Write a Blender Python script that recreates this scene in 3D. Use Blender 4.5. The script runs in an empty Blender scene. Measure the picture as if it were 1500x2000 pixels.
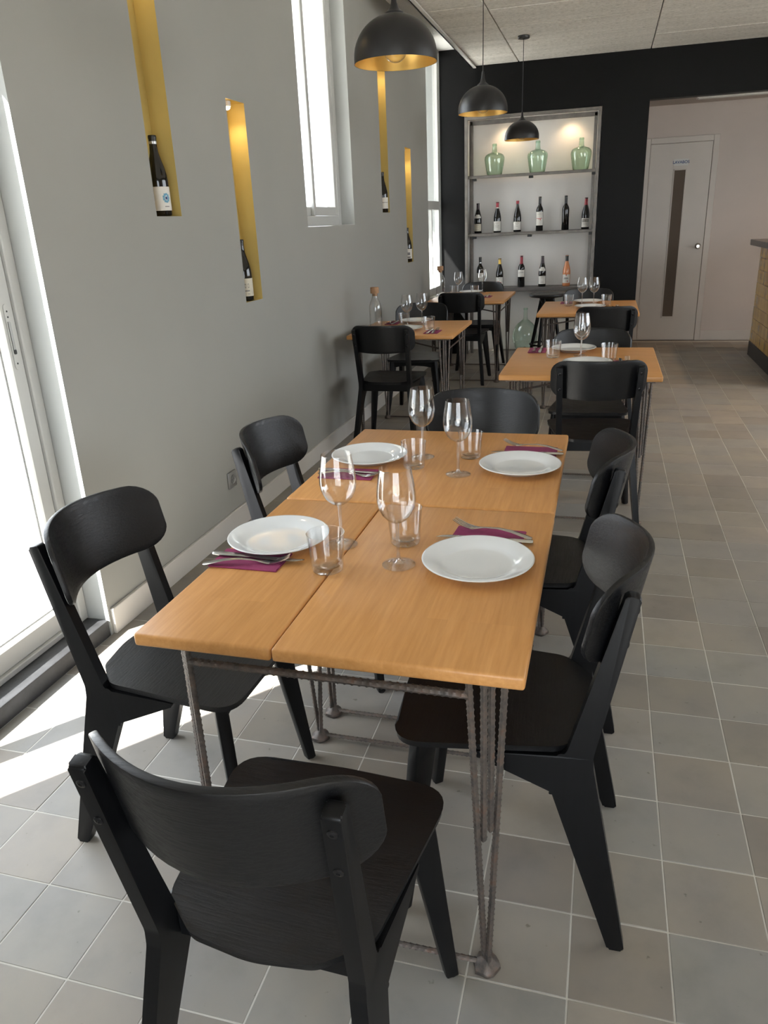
import bpy, bmesh, math, random
from mathutils import Vector, Matrix
random.seed(7)
PI = math.pi
SC = bpy.context.scene
COL = SC.collection

# ------------------------------------------------------------------ camera
cd = bpy.data.cameras.new('camera'); cam = bpy.data.objects.new('camera', cd); COL.objects.link(cam)
R_ = Vector((0.9628, 0.2669, -0.0428)).normalized(); F_ = Vector((-0.2642, 0.8960, -0.3568)).normalized()
U_ = R_.cross(F_).normalized(); R_ = F_.cross(U_)
cam.matrix_world = Matrix(((R_.x, U_.x, -F_.x, 0), (R_.y, U_.y, -F_.y, 0), (R_.z, U_.z, -F_.z, 1.434), (0, 0, 0, 1)))
cd.sensor_fit = 'VERTICAL'; cd.sensor_height = 24; cd.sensor_width = 18
cd.lens = 1473.8 / 2000 * 24; cd.clip_start = 0.02; cd.clip_end = 200
SC.camera = cam

# ------------------------------------------------------------------ world, sun, exposure
SKY = 1.0; SUN = 7.5; EXPO = 3.0
w = bpy.data.worlds.new('world'); SC.world = w; w.use_nodes = True
bg = w.node_tree.nodes['Background']; bg.inputs[0].default_value = (0.92, 0.97, 1.03, 1); bg.inputs[1].default_value = SKY
sd = bpy.data.lights.new('sun', 'SUN'); sd.energy = SUN; sd.angle = math.radians(0.6); sd.color = (1, 0.97, 0.92)
sun = bpy.data.objects.new('sun', sd); COL.objects.link(sun)
SUN_DIR = Vector((0.63, 0.777, -0.90))
sun.rotation_euler = SUN_DIR.to_track_quat('-Z', 'Y').to_euler()
vs = SC.view_settings; vs.view_transform = 'Standard'; vs.look = 'None'; vs.exposure = EXPO; vs.gamma = 1; vs.use_curve_mapping = False
SC.cycles.max_bounces = 14; SC.cycles.diffuse_bounces = 6; SC.cycles.glossy_bounces = 5; SC.cycles.transparent_max_bounces = 40
SC.cycles.transmission_bounces = 10; SC.cycles.use_denoising = True; SC.cycles.sample_clamp_indirect = 8
SC.cycles.caustics_reflective = False; SC.cycles.caustics_refractive = False

def portal(name, loc, direction, sx, sy):
    l = bpy.data.lights.new(name, 'AREA'); l.shape = 'RECTANGLE'; l.size = sx; l.size_y = sy; l.cycles.is_portal = True
    o = bpy.data.objects.new(name, l); COL.objects.link(o); o.location = loc
    o.rotation_euler = Vector(direction).to_track_quat('-Z', 'Z').to_euler()
    return o
portal('door_portal', (-1.93, 1.44, 1.05), (1, 0, 0), 1.44, 2.0)
portal('window_portal', (-1.93, 5.06, 2.2), (1, 0, 0), 0.94, 1.6)
portal('window_portal', (-1.93, 8.31, 1.85), (1, 0, 0), 0.64, 2.4)
portal('right_portal', (4.55, 4.7, 1.7), (-1, 0, 0), 5.4, 1.6)
portal('back_portal', (0.9, -2.35, 1.3), (0, 1, 0), 3.0, 2.2)

# ------------------------------------------------------------------ helpers
def link(o):
    COL.objects.link(o); return o
def tag(o, label=None, cat=None, group=None, kind=None):
    if label: o['label'] = label
    if cat: o['category'] = cat
    if group: o['group'] = group
    if kind: o['kind'] = kind
    return o
def empty(name, loc=(0, 0, 0), rz=0.0):
    o = bpy.data.objects.new(name, None); link(o); o.location = loc; o.rotation_euler = (0, 0, rz); o.empty_display_size = 0.05
    return o
def finish(bm, name, smooth=None):
    me = bpy.data.meshes.new(name)
    bmesh.ops.recalc_face_normals(bm, faces=bm.faces[:])
    bm.to_mesh(me); bm.free()
    if smooth is not None:
        me.polygons.foreach_set('use_smooth', [True] * len(me.polygons))
        me.set_sharp_from_angle(angle=math.radians(smooth))
    return me
def ob(name, me, mat=None, parent=None, loc=None, rz=None):
    if isinstance(me, bmesh.types.BMesh): me = finish(me, name, 35)
    o = bpy.data.objects.new(name, me); link(o)
    if mat is not None and len(me.materials) == 0: me.materials.append(mat)
    if parent is not None: o.parent = parent
    if loc is not None: o.location = loc
    if rz is not None: o.rotation_euler = (0, 0, rz)
    return o
def kids(o):
    return [c for c in bpy.data.objects if c.parent == o]
def copy_tree(o, children, parent=None):
    c = o.copy(); link(c)
    if parent is not None: c.parent = parent
    for ch in children.get(o.name, ()): copy_tree(ch, children, c)
    return c
def tree_map(root):
    m = {}
    stack = [root]
    allo = list(COL.objects)
    while stack:
        r = stack.pop(); ks = [c for c in allo if c.parent == r]
        m[r.name] = ks; stack += ks
    return m
def box(bm, x0, x1, y0, y1, z0, z1, bev=0.0, seg=1):
    vs_ = [bm.verts.new((x, y, z)) for x in (x0, x1) for y in (y0, y1) for z in (z0, z1)]
    idx = ((0, 1, 3, 2), (4, 6, 7, 5), (0, 4, 5, 1), (2, 3, 7, 6), (0, 2, 6, 4), (1, 5, 7, 3))
    fs = [bm.faces.new([vs_[i] for i in f]) for f in idx]
    if bev > 0:
        es = list({e for f in fs for e in f.edges})
        bmesh.ops.bevel(bm, geom=es, offset=bev, segments=seg, profile=0.5, affect='EDGES')
    return bm
def boxm(name, x0, x1, y0, y1, z0, z1, mat=None, parent=None, bev=0.0, seg=1):
    bm = bmesh.new(); box(bm, x0, x1, y0, y1, z0, z1, bev, seg)
    return ob(name, bm, mat, parent)
def ring(bm, pts, closed=True): return [bm.verts.new(p) for p in pts]
def bridge(bm, a, b, closed=True):
    n = len(a)
    for i in range(n if closed else n - 1):
        j = (i + 1) % n
        bm.faces.new((a[i], a[j], b[j], b[i]))
def lathe(bm, prof, seg=32, cx=0, cy=0, cap0=False, cap1=False, close=False):
    """prof list of (r, z); r==0 ends become poles."""
    rings = []
    for r, z in prof:
        if r < 1e-6: rings.append([bm.verts.new((cx, cy, z))])
        else: rings.append([bm.verts.new((cx + r * math.cos(2 * PI * k / seg), cy + r * math.sin(2 * PI * k / seg), z)) for k in range(seg)])
    pairs = list(zip(rings, rings[1:]))
    if close: pairs.append((rings[-1], rings[0]))
    for a, b in pairs:
        if len(a) == 1 and len(b) == 1: continue
        for k in range(seg):
            j = (k + 1) % seg
            if len(a) == 1: bm.faces.new((a[0], b[j], b[k]))
            elif len(b) == 1: bm.faces.new((a[k], a[j], b[0]))
            else: bm.faces.new((a[k], a[j], b[j], b[k]))
    if cap0 and len(rings[0]) > 1: bm.faces.new(rings[0][::-1])
    if cap1 and len(rings[-1]) > 1: bm.faces.new(rings[-1])
    return bm
def frame_of(d):
    d = d.normalized(); a = Vector((0, 0, 1)) if abs(d.z) < 0.9 else Vector((1, 0, 0))
    u = d.cross(a).normalized(); return u, d.cross(u).normalized()
def tube(bm, pts, r, seg=8, cap=True):
    pts = [Vector(p) for p in pts]; prev = None; rings = []
    for i, p in enumerate(pts):
        d = (pts[min(i + 1, len(pts) - 1)] - pts[max(i - 1, 0)])
        u, v = frame_of(d)
        if prev is not None:
            u = (prev - d.normalized() * prev.dot(d.normalized())).normalized(); v = d.normalized().cross(u)
        prev = u
        rr = r[i] if isinstance(r, (list, tuple)) else r
        rings.append([bm.verts.new(p + (u * math.cos(2 * PI * k / seg) + v * math.sin(2 * PI * k / seg)) * rr) for k in range(seg)])
    for a, b in zip(rings, rings[1:]): bridge(bm, a, b)
    if cap: bm.faces.new(rings[0][::-1]); bm.faces.new(rings[-1])
    return bm
def rebar(bm, a, b, r0=0.0061, rib=0.0014, step=0.0034, seg=8):
    a, b = Vector(a), Vector(b); n = max(3, int((b - a).length / step)); u, v = frame_of(b - a); rings = []
    for i in range(n + 1):
        p = a.lerp(b, i / n); row = []
        for k in range(seg):
            ph = (i + (k % 4)) % 4
            r = r0 + (rib if ph == 0 else 0) + (rib * .8 if k in (0, 4) else 0)
            row.append(bm.verts.new(p + (u * math.cos(2 * PI * k / seg) + v * math.sin(2 * PI * k / seg)) * r))
        rings.append(row)
    for p, q in zip(rings, rings[1:]): bridge(bm, p, q)
    bm.faces.new(rings[0][::-1]); bm.faces.new(rings[-1])
    return bm
def fillet(poly, radii, n=6):
    """round the corners of a 2-D polygon"""
    out = []; N = len(poly)
    for i in range(N):
        p = Vector(poly[i]); a = Vector(poly[i - 1]); b = Vector(poly[(i + 1) % N]); r = radii[i] if isinstance(radii, (list, tuple)) else radii
        if r <= 0: out.append(tuple(p)); continue
        da = (a - p).normalized(); db = (b - p).normalized(); ang = da.angle(db); t = min(r / math.tan(ang / 2), (a - p).length * .49, (b - p).length * .49)
        s, e = p + da * t, p + db * t
        for k in range(n + 1):
            f = k / n; out.append(tuple(s * (1 - f) ** 2 + p * 2 * f * (1 - f) + e * f * f))
    return out
def prism(bm, poly, fn, d0, d1, bev=0.0, seg=2):
    """extrude polygon; fn(u, v, d) -> xyz"""
    a = [bm.verts.new(fn(u, v, d0)) for u, v in poly]; b = [bm.verts.new(fn(u, v, d1)) for u, v in poly]
    f0 = bm.faces.new(a[::-1]); f1 = bm.faces.new(b); bridge(bm, a, b)
    if bev > 0:
        es = list(set(f0.edges) | set(f1.edges))
        bmesh.ops.bevel(bm, geom=es, offset=bev, segments=seg, profile=0.5, affect='EDGES')
    return bm
def quad(bm, *pts): bm.faces.new([bm.verts.new(p) for p in pts])

# ------------------------------------------------------------------ materials
class NT:
    def __init__(s, name):
        s.m = bpy.data.materials.new(name); s.m.use_nodes = True; s.t = s.m.node_tree; s.n = s.t.nodes
        s.p = s.n['Principled BSDF']; s.out = s.n['Material Output']
    def add(s, kind, **kw):
        n = s.n.new(kind)
        for k, v in kw.items(): setattr(n, k, v)
        return n
    def ln(s, a, b): s.t.links.new(a, b)
    def val(s, **kw):
        for k, v in kw.items():
            k = {'spec': 'Specular IOR Level', 'rough': 'Roughness', 'metal': 'Metallic', 'base': 'Base Color', 'trans': 'Transmission Weight', 'coat': 'Coat Weight', 'crough': 'Coat Roughness', 'ior': 'IOR'}.get(k, k)
            s.p.inputs[k].default_value = (*v, 1) if isinstance(v, tuple) and len(v) == 3 else v
        return s
    def coords(s, kind='Object', scale=(1, 1, 1), rot=(0, 0, 0)):
        tc = s.add('ShaderNodeTexCoord'); mp = s.add('ShaderNodeMapping'); mp.inputs['Scale'].default_value = scale; mp.inputs['Rotation'].default_value = rot
        s.ln(tc.outputs[kind], mp.inputs['Vector']); return mp.outputs['Vector']
    def noise(s, vec, scale=5, detail=4, rough=.55):
        n = s.add('ShaderNodeTexNoise'); n.inputs['Scale'].default_value = scale; n.inputs['Detail'].default_value = detail; n.inputs['Roughness'].default_value = rough
        s.ln(vec, n.inputs['Vector']); return n.outputs['Fac']
    def ramp(s, fac, stops):
        r = s.add('ShaderNodeValToRGB'); e = r.color_ramp.elements
        while len(e) < len(stops): e.new(.5)
        for i, (p, c) in enumerate(stops): e[i].position = p; e[i].color = (*c, 1)
        s.ln(fac, r.inputs['Fac']); return r.outputs['Color']
    def mix(s, a, b, fac=.5, mode='MULTIPLY'):
        m = s.add('ShaderNodeMix', data_type='RGBA', blend_type=mode); m.inputs['Factor'].default_value = fac if not hasattr(fac, 'node') else 1
        if hasattr(fac, 'node'): s.ln(fac, m.inputs['Factor'])
        for v, i in ((a, 6), (b, 7)):
            if hasattr(v, 'node'): s.ln(v, m.inputs[i])
            else: m.inputs[i].default_value = (*v, 1)
        return m.outputs[2]
    def bump(s, h, strength=.2, dist=.002):
        b = s.add('ShaderNodeBump'); b.inputs['Strength'].default_value = strength; b.inputs['Distance'].default_value = dist
        s.ln(h, b.inputs['Height']); s.ln(b.outputs['Normal'], s.p.inputs['Normal'])
    def color(s, c): s.ln(c, s.p.inputs['Base Color']); return s
def srgb(r, g, b):
    return tuple(((c / 255) / 12.92 if c / 255 <= .04045 else ((c / 255 + .055) / 1.055) ** 2.4) for c in (r, g, b))
def plain(name, base, rough=.5, metal=0., spec=.5, var=0.06, scale=6, bump=0.0, **kw):
    m = NT(name).val(rough=rough, metal=metal, spec=spec, **kw)
    n = m.noise(m.coords('Object'), scale, 3)
    lo = tuple(c * (1 - var) for c in base); hi = tuple(min(1, c * (1 + var)) for c in base)
    m.color(m.ramp(n, [(.3, lo), (.7, hi)]))
    if bump: m.bump(m.noise(m.coords('Object'), scale * 20, 2), bump)
    return m.m
M = {}
M['wall'] = plain('grey_paint', (.318, .315, .290), .75, var=.03, scale=1.2, bump=.02)
M['white'] = plain('white_plaster', (.72, .72, .69), .7, var=.03, scale=2)
M['gapshade'] = plain('painted_joint_shade', (.06, .058, .054), .9)  # dark colour stands in for shade in the board joints
M['reveal'] = plain('pale_grey_reveal', (.44, .45, .435), .7, var=.03, scale=2)
M['warmwhite'] = plain('warm_white_paint', (.45, .39, .35), .6, var=.03, scale=2)
M['alcove'] = plain('alcove_paint', (.84, .82, .79), .6, var=.03, scale=2)
M['frame'] = plain('white_lacquer', (.47, .468, .45), .4, var=.02)
M['doorwhite'] = plain('door_paint', (.45, .41, .37), .4, var=.02)
M['dark'] = plain('charcoal_paint', (.0046, .0046, .0047), .45, spec=.13, var=.05, scale=2)
M['gold'] = plain('ochre_paint', (.50, .375, .12), .55, var=.06, scale=4)
M['step'] = plain('worn_slate', (.042, .042, .045), .5, var=.35, scale=14, bump=.3)
M['iron'] = None
M['steel'] = plain('raw_steel', (.17, .155, .14), .42, metal=.35, var=.25, scale=12)
M['clip'] = plain('black_plastic', (.012, .012, .012), .45)
M['porcelain'] = plain('white_porcelain', (.70, .72, .73), .09, var=.01, coat=.5, crough=.04)
M['cutlery'] = plain('stainless_steel', (.62, .61, .59), .2, metal=1., var=.04, scale=30)
M['napkin'] = plain('plum_paper', (.245, .028, .10), .85, var=.08, scale=60, bump=.15)
M['shade'] = plain('black_lacquer', (.010, .010, .011), .38, var=.05)
M['lining'] = plain('gold_leaf', (.72, .46, .13), .38, metal=.65, var=.08, scale=10)
M['cork'] = plain('cork', (.42, .24, .13), .8, var=.2, scale=60)
M['wine'] = plain('dark_bottle_glass', (.006, .006, .006), .06, var=.1, spec=.6)
M['rose'] = plain('rose_wine', (.66, .25, .11), .06, var=.05, spec=.6)
M['label'] = plain('label_paper', (.66, .64, .59), .7, var=.03, scale=40)
M['cream'] = plain('cream_label', (.56, .52, .42), .7, var=.03, scale=40)
M['ink'] = plain('grey_ink', (.16, .15, .15), .7)
M['redink'] = plain('red_ink', (.45, .05, .05), .6)
M['pinkink'] = plain('pink_ink', (.75, .28, .24), .6)
M['blueink'] = plain('blue_ink', (.12, .30, .42), .6)
M['navyink'] = plain('navy_ink', (.03, .06, .16), .6)
M['redcap'] = plain('red_foil', (.30, .015, .03), .35)
M['purplecap'] = plain('plum_foil', (.035, .012, .018), .35)
M['goldcap'] = plain('gold_foil', (.55, .36, .08), .3, metal=.6)
M['blackcap'] = plain('black_foil', (.012, .011, .011), .35)
M['silver'] = plain('silver_foil', (.6, .6, .6), .3, metal=.8)
M['plate_metal'] = plain('brushed_aluminium', (.34, .34, .33), .4, metal=.6)
M['baseboard'] = plain('skirting_paint', (.60, .57, .53), .4, var=.02)
M['beige'] = plain('beige_plaster', (.42, .35, .28), .8, var=.04, scale=1.5)
M['ground'] = plain('pale_concrete', (.42, .41, .39), .9, var=.1, scale=1)
M['trim'] = plain('white_trim', (.62, .61, .58), .45, var=.02)
M['slate'] = plain('slate_worktop', (.11, .10, .095), .4, var=.2, scale=10)
M['plinth'] = plain('dark_plinth', (.028, .025, .024), .5, var=.1)
M['bronze'] = plain('bronze_glass', (.085, .062, .044), .5, spec=.2, var=.05, scale=2)
M['chrome'] = plain('satin_chrome', (.60, .58, .55), .2, metal=1.)
M['screw'] = plain('black_screw', (.02, .02, .022), .25, metal=.6)
M['straw'] = plain('dry_straw', (.20, .14, .075), .8, var=.4, scale=40)
def emit(name, col, s):
    m = NT(name); m.val(base=(.9, .9, .9)); m.p.inputs['Emission Color'].default_value = (*col, 1); m.p.inputs['Emission Strength'].default_value = s; return m.m
M['bulb_on'] = emit('lit_lamp', (1, .72, .38), 6)

def iron():
    m = NT('rusty_rebar').val(rough=.55, metal=.55)
    n = m.noise(m.coords('Object'), 38, 5, .7)
    m.color(m.ramp(n, [(.36, (.085, .078, .074)), (.55, (.14, .115, .10)), (.72, (.17, .10, .07))])); m.bump(m.noise(m.coords('Object'), 300, 2), .3)
    return m.m
M['iron'] = iron()
def chairwood():
    m = NT('black_stained_ash').val(rough=.42, spec=.42)
    v = m.coords('Object', (5, 60, 60)); n = m.noise(v, 3.2, 5, .65)
    m.color(m.ramp(n, [(.35, (.0026, .0028, .0034)), (.65, (.0052, .0055, .0066))]))
    r = m.ramp(n, [(.4, (.36, .36, .36)), (.7, (.5, .5, .5))]); m.ln(r, m.p.inputs['Roughness'])
    m.bump(m.ramp(n, [(.42, (0, 0, 0)), (.56, (1, 1, 1))]), .17, .0013)
    return m.m
M['chair'] = chairwood()
def chairwood_leg():
    m = NT('black_stained_leg').val(rough=.40, spec=.24)
    n = m.noise(m.coords('Object', (40, 40, 4)), 3, 4)
    m.color(m.ramp(n, [(.3, (.0028, .0030, .0036)), (.7, (.0046, .0048, .0057))]))
    return m.m
M['chairleg'] = chairwood_leg()
def beech(name, along):
    """edge-glued beech staves; along = 'y' or 'x'"""
    m = NT(name).val(rough=.34, spec=.4)
    rot = (0, 0, PI / 2) if along == 'y' else (0, 0, 0)
    v = m.coords('Object', (1, 1, 1), rot)
    b = m.add('ShaderNodeTexBrick'); b.offset = .37; b.offset_frequency = 1
    for k, x in (('Color1', (.42, .42, .42, 1)), ('Color2', (.60, .60, .60, 1)), ('Mortar', (.48, .48, .48, 1)), ('Scale', 1.0), ('Mortar Size', .0), ('Bias', 0.), ('Brick Width', .33), ('Row Height', .041)): b.inputs[k].default_value = x
    m.ln(v, b.inputs['Vector'])
    g = m.noise(m.coords('Object', (3, 46, 46) if along == 'x' else (46, 3, 46)), 2.2, 5, .6)
    c1 = m.ramp(g, [(.3, (.500, .235, .072)), (.7, (.600, .305, .108))])
    st = m.ramp(b.outputs['Color'], [(.42, (.94, .93, .915)), (.60, (1.03, 1.03, 1.035))])
    m.color(m.mix(c1, st, 1.0)); m.bump(g, .03, .001)
    return m.m
M['beech_y'] = beech('beech_staves_lengthwise', 'y'); M['beech_x'] = beech('beech_staves_crosswise', 'x')
def tilemat():
    m = NT('stoneware_tile').val(rough=.5, spec=.4)
    g = m.add('ShaderNodeNewGeometry'); mp = m.add('ShaderNodeMapping'); mp.inputs['Location'].default_value = (-.0086 / .2 + .5, -1.0827 / .2 + 10, 0); mp.inputs['Scale'].default_value = (5, 5, 0)
    m.ln(g.outputs['Position'], mp.inputs['Vector'])
    fl = m.add('ShaderNodeVectorMath', operation='FLOOR'); ad = m.add('ShaderNodeVectorMath', operation='ADD'); ad.inputs[1].default_value = (.5, 0, 0)
    m.ln(mp.outputs['Vector'], ad.inputs[0]); m.ln(ad.outputs[0], fl.inputs[0])
    wn = m.add('ShaderNodeTexWhiteNoise', noise_dimensions='3D'); m.ln(fl.outputs[0], wn.inputs['Vector'])
    cell = m.ramp(wn.outputs['Value'], [(.0, (.222, .200, .174)), (.3, (.262, .242, .216)), (.6, (.244, .236, .222)), (.8, (.288, .258, .224)), (1., (.214, .190, .166))])
    ns = m.noise(g.outputs['Position'], 5.5, 6, .6); ns2 = m.noise(g.outputs['Position'], 2.3, 3)
    c = m.mix(cell, m.ramp(ns, [(.3, (.86, .87, .88)), (.5, (1, 1, 1)), (.72, (1.08, 1.06, 1.03))]), 1.0)
    c = m.mix(c, m.ramp(ns2, [(.38, (.94, .95, .98)), (.65, (1.05, 1.03, .98))]), 1.0)
    sp = m.noise(g.outputs['Position'], 45, 2); c = m.mix(c, m.ramp(sp, [(.22, (.6, .58, .55)), (.29, (1, 1, 1))]), 1.0)
    m.color(c); m.bump(ns, .06, .004)
    return m.m
M['tile'] = tilemat()
M['grout'] = plain('pale_grout', (.52, .50, .46), .9, var=.06, scale=20)
def woodwool():
    m = NT('wood_wool_board').val(rough=.9)
    n = m.noise(m.coords('Object', (.8, 1.9, 1)), 34, 7, .8); n2 = m.noise(m.coords('Object', (.3, 2.5, 1)), 3, 3)
    c = m.mix(m.ramp(n, [(.33, (.20, .19, .165)), (.44, (.62, .59, .53)), (.66, (.84, .81, .75))]), m.ramp(n2, [(.3, (.86, .86, .85)), (.7, (1.06, 1.06, 1.06))]), 1.)
    m.color(c); m.bump(n, .5, .006)
    return m.m
M['woodwool'] = woodwool()
def goldtile():
    m = NT('mustard_glazed_tile').val(rough=.13, spec=.5)
    n = m.noise(m.coords('Object'), 30, 3); oi = m.add('ShaderNodeObjectInfo')
    c = m.ramp(oi.outputs['Random'], [(0, (.34, .20, .055)), (1, (.46, .285, .085))])
    m.color(m.mix(c, m.ramp(n, [(.3, (.9, .9, .9)), (.7, (1.06, 1.06, 1.06))]), 1.)); m.bump(n, .05)
    return m.m
M['goldtile'] = goldtile()
def glass(name, tint=(1, 1, 1), edge=(.55, .56, .56), refl=1.0, ior=1.5, power=3.2, rough=0.0, base=.05):
    m = NT(name); t = m.add('ShaderNodeBsdfTransparent'); g = m.add('ShaderNodeBsdfGlossy'); g.inputs['Roughness'].default_value = rough
    lw = m.add('ShaderNodeLayerWeight'); lw.inputs['Blend'].default_value = .5
    pw = m.add('ShaderNodeMath', operation='POWER'); pw.inputs[1].default_value = power; m.ln(lw.outputs['Facing'], pw.inputs[0])
    c = m.mix(tint, edge, pw.outputs[0], 'MIX'); m.ln(c, t.inputs['Color'])
    p5 = m.add('ShaderNodeMath', operation='POWER'); p5.inputs[1].default_value = 3.2; m.ln(lw.outputs['Facing'], p5.inputs[0])
    ml = m.add('ShaderNodeMath', operation='MULTIPLY_ADD'); ml.inputs[1].default_value = refl * .9; ml.inputs[2].default_value = refl * base; m.ln(p5.outputs[0], ml.inputs[0])
    mx = m.add('ShaderNodeMixShader'); m.ln(ml.outputs[0], mx.inputs[0]); m.ln(t.outputs[0], mx.inputs[1]); m.ln(g.outputs[0], mx.inputs[2]); m.ln(mx.outputs[0], m.out.inputs['Surface'])
    return m.m
M['glass'] = glass('clear_glass', (.995, .995, .995), (.93, .94, .94), 1.15, power=6, rough=.03)
M['glassfoot'] = glass('clear_glass_foot', (1, 1, 1), (.96, .96, .96), .8, power=8, rough=.04, base=.09)
M['glassstem'] = glass('clear_glass_stem', (.95, .95, .95), (.72, .73, .73), 1., power=2, rough=.08, base=.22)
M['palegreen'] = glass('pale_green_glass', (.945, .98, .96), (.60, .76, .67), .9, power=2.6)
M['pane'] = glass('window_glass', (.97, .98, .98), (.9, .92, .92), .8)
M['green'] = glass('green_glass', (.89, .955, .91), (.50, .68, .57), .9, power=2.4)
M['clearbulb'] = glass('bulb_glass', (.97, .95, .9), (.55, .5, .42), 1.)

# ------------------------------------------------------------------ room shell
XL, XO = -1.75, -1.95; YB = 8.65; ZT = 3.04; XR = 4.4; YF = -2.2
DOOR = (0.72, 2.16, 0.0, 2.12); WIN1 = (4.59, 5.53, 1.435, 3.0); WIN2 = (8.0, 8.64, 0.67, 3.02)
NICHES = [(2.90, 3.097, 1.50, 2.62), (3.635, 3.835, 1.088, 2.012), (6.29, 6.51, 1.517, 2.62), (7.082, 7.30, 1.087, 2.05)]
def side_wall():
    bm = bmesh.new(); through = [DOOR, WIN1, WIN2]; holes = through + NICHES
    ys = sorted({YF, 9.0} | {h[0] for h in holes} | {h[1] for h in holes}); zs = sorted({-.04, ZT} | {h[2] for h in holes} | {h[3] for h in holes})
    for x, hs in ((XL, holes), (XO, through)):
        for y0, y1 in zip(ys, ys[1:]):
            for z0, z1 in zip(zs, zs[1:]):
                cy, cz = (y0 + y1) / 2, (z0 + z1) / 2
                if any(h[0] < cy < h[1] and h[2] < cz < h[3] for h in hs): continue
                quad(bm, (x, y0, z0), (x, y1, z0), (x, y1, z1), (x, y0, z1))
    for y in (YF, 9.0): quad(bm, (XL, y, -.04), (XO, y, -.04), (XO, y, ZT), (XL, y, ZT))
    bmesh.ops.remove_doubles(bm, verts=bm.verts[:], dist=1e-5)
    o = ob('wall_left', finish(bm, 'wall_left'), M['wall']); tag(o, kind='structure')
    bm = bmesh.new()
    for y0, y1, z0, z1 in through:
        for p, q in (((y0, z0), (y1, z0)), ((y1, z0), (y1, z1)), ((y1, z1), (y0, z1)), ((y0, z1), (y0, z0))):
            quad(bm, (XL, *p), (XO, *p), (XO, *q), (XL, *q))
    ob('reveal', finish(bm, 'reveal'), M['reveal'], o)
    for y0, y1, z0, z1 in NICHES:
        bm = bmesh.new(); xb = XL - .09
        for p, q in (((y0, z0), (y1, z0)), ((y1, z0), (y1, z1)), ((y1, z1), (y0, z1)), ((y0, z1), (y0, z0))):
            quad(bm, (XL, *p), (xb, *p), (xb, *q), (XL, *q))
        quad(bm, (xb, y0, z0), (xb, y1, z0), (xb, y1, z1), (xb, y0, z1))
        ob('niche', finish(bm, 'niche'), M['gold'], o)
    return o
side_wall()
# back wall with alcove and passage opening
bm = bmesh.new()
AX0, AX1, AZ = -1.492, -.118, 2.425; PX = .322; PZ = 2.445; YA = 8.985
box(bm, XL, AX0, YB, 9.0, 0, ZT); box(bm, AX0, AX1, YB, 9.0, AZ, ZT); box(bm, AX1, PX, YB, 9.0, 0, ZT); box(bm, PX, XR, YB, YB + .12, PZ, ZT)
wb = tag(ob('wall_back', finish(bm, 'wall_back'), M['dark']), kind='structure')
bm = bmesh.new(); e = .003
quad(bm, (AX0, YA, 0), (AX1, YA, 0), (AX1, YA, AZ), (AX0, YA, AZ))
quad(bm, (AX0 + e, YB + .002, 0), (AX0 + e, YA, 0), (AX0 + e, YA, AZ), (AX0 + e, YB + .002, AZ)); quad(bm, (AX1 - e, YB + .002, 0), (AX1 - e, YA, 0), (AX1 - e, YA, AZ), (AX1 - e, YB + .002, AZ))
quad(bm, (AX0, YB + .002, AZ - e), (AX1, YB + .002, AZ - e), (AX1, YA, AZ - e), (AX0, YA, AZ - e))
ob('alcove_lining', finish(bm, 'alcove_lining'), M['alcove'], wb)
boxm('alcove_skirting', AX0 + .004, AX1 - .004, YA - .012, YA - .001, 0, .10, M['alcove'], wb)
# passage behind
YD = 9.64
bm = bmesh.new(); box(bm, PX - .3, XR, YD, YD + .1, 0, ZT); box(bm, PX - .3, PX - .2, 9.0, YD, 0, ZT)
wp = tag(ob('wall_passage', finish(bm, 'wall_passage'), M['warmwhite']), kind='structure')
boxm('ceiling_passage', PX - .2, XR, YB + .12, YD, 2.49, 2.55, M['warmwhite'])['kind'] = 'structure'
boxm('baseboard_passage', 1.106, 3.4, YD - .014, YD, 0, .112, M['doorwhite'], bev=.002)['kind'] = 'structure'
bm = bmesh.new(); box(bm, .78, 2.6, 8.98, 9.11, 2.462, 2.489, .004)
lt = tag(ob('ceiling_light', bm, M['trim']), 'slim white ceiling batten light above the passage to the toilet door', 'light')
boxm('diffuser', .80, 2.58, 9.0, 9.09, 2.456, 2.4625, M['white'], lt)
# right, front
bm = bmesh.new()
box(bm, XR, XR + .1, YF, 2.0, 0, ZT); box(bm, XR, XR + .1, 7.4, 9.7, 0, ZT); box(bm, XR, XR + .1, 2.0, 7.4, 0, .9); box(bm, XR, XR + .1, 2.0, 7.4, 2.5, ZT)
tag(ob('wall_right', finish(bm, 'wall_right'), M['beige']), kind='structure')
bm = bmesh.new()
for y in (2.0, 3.33, 4.67, 6.0, 7.34): box(bm, XR + .02, XR + .07, y, y + .06, .9, 2.5)
for z in (.9, 2.44): box(bm, XR + .02, XR + .07, 2.0, 7.4, z, z + .06)
w4 = tag(ob('added_window_4', bm, M['frame']), kind='structure')  # unseen window, added so daylight fills the rear of the room
boxm('pane', XR + .04, XR + .046, 2.05, 7.35, .95, 2.45, M['pane'], w4)
bm = bmesh.new()
box(bm, XO, -.6, YF - .1, YF, 0, ZT); box(bm, 2.4, XR, YF - .1, YF, 0, ZT); box(bm, -.6, 2.4, YF - .1, YF, 2.4, ZT); box(bm, -.6, 2.4, YF - .1, YF, 0, .25)
tag(ob('wall_front', finish(bm, 'wall_front'), M['wall']), kind='structure')
bm = bmesh.new()
for x in (-.6, .38, 1.36, 2.34): box(bm, x, x + .06, YF - .08, YF - .03, .25, 2.4)
for z in (.25, 2.34): box(bm, -.6, 2.4, YF - .08, YF - .03, z, z + .06)
w3 = tag(ob('added_window_3', bm, M['frame']), kind='structure')  # unseen window behind the camera, added for frontal fill
boxm('pane', -.56, 2.36, YF - .06, YF - .054, .3, 2.36, M['pane'], w3)
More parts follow.
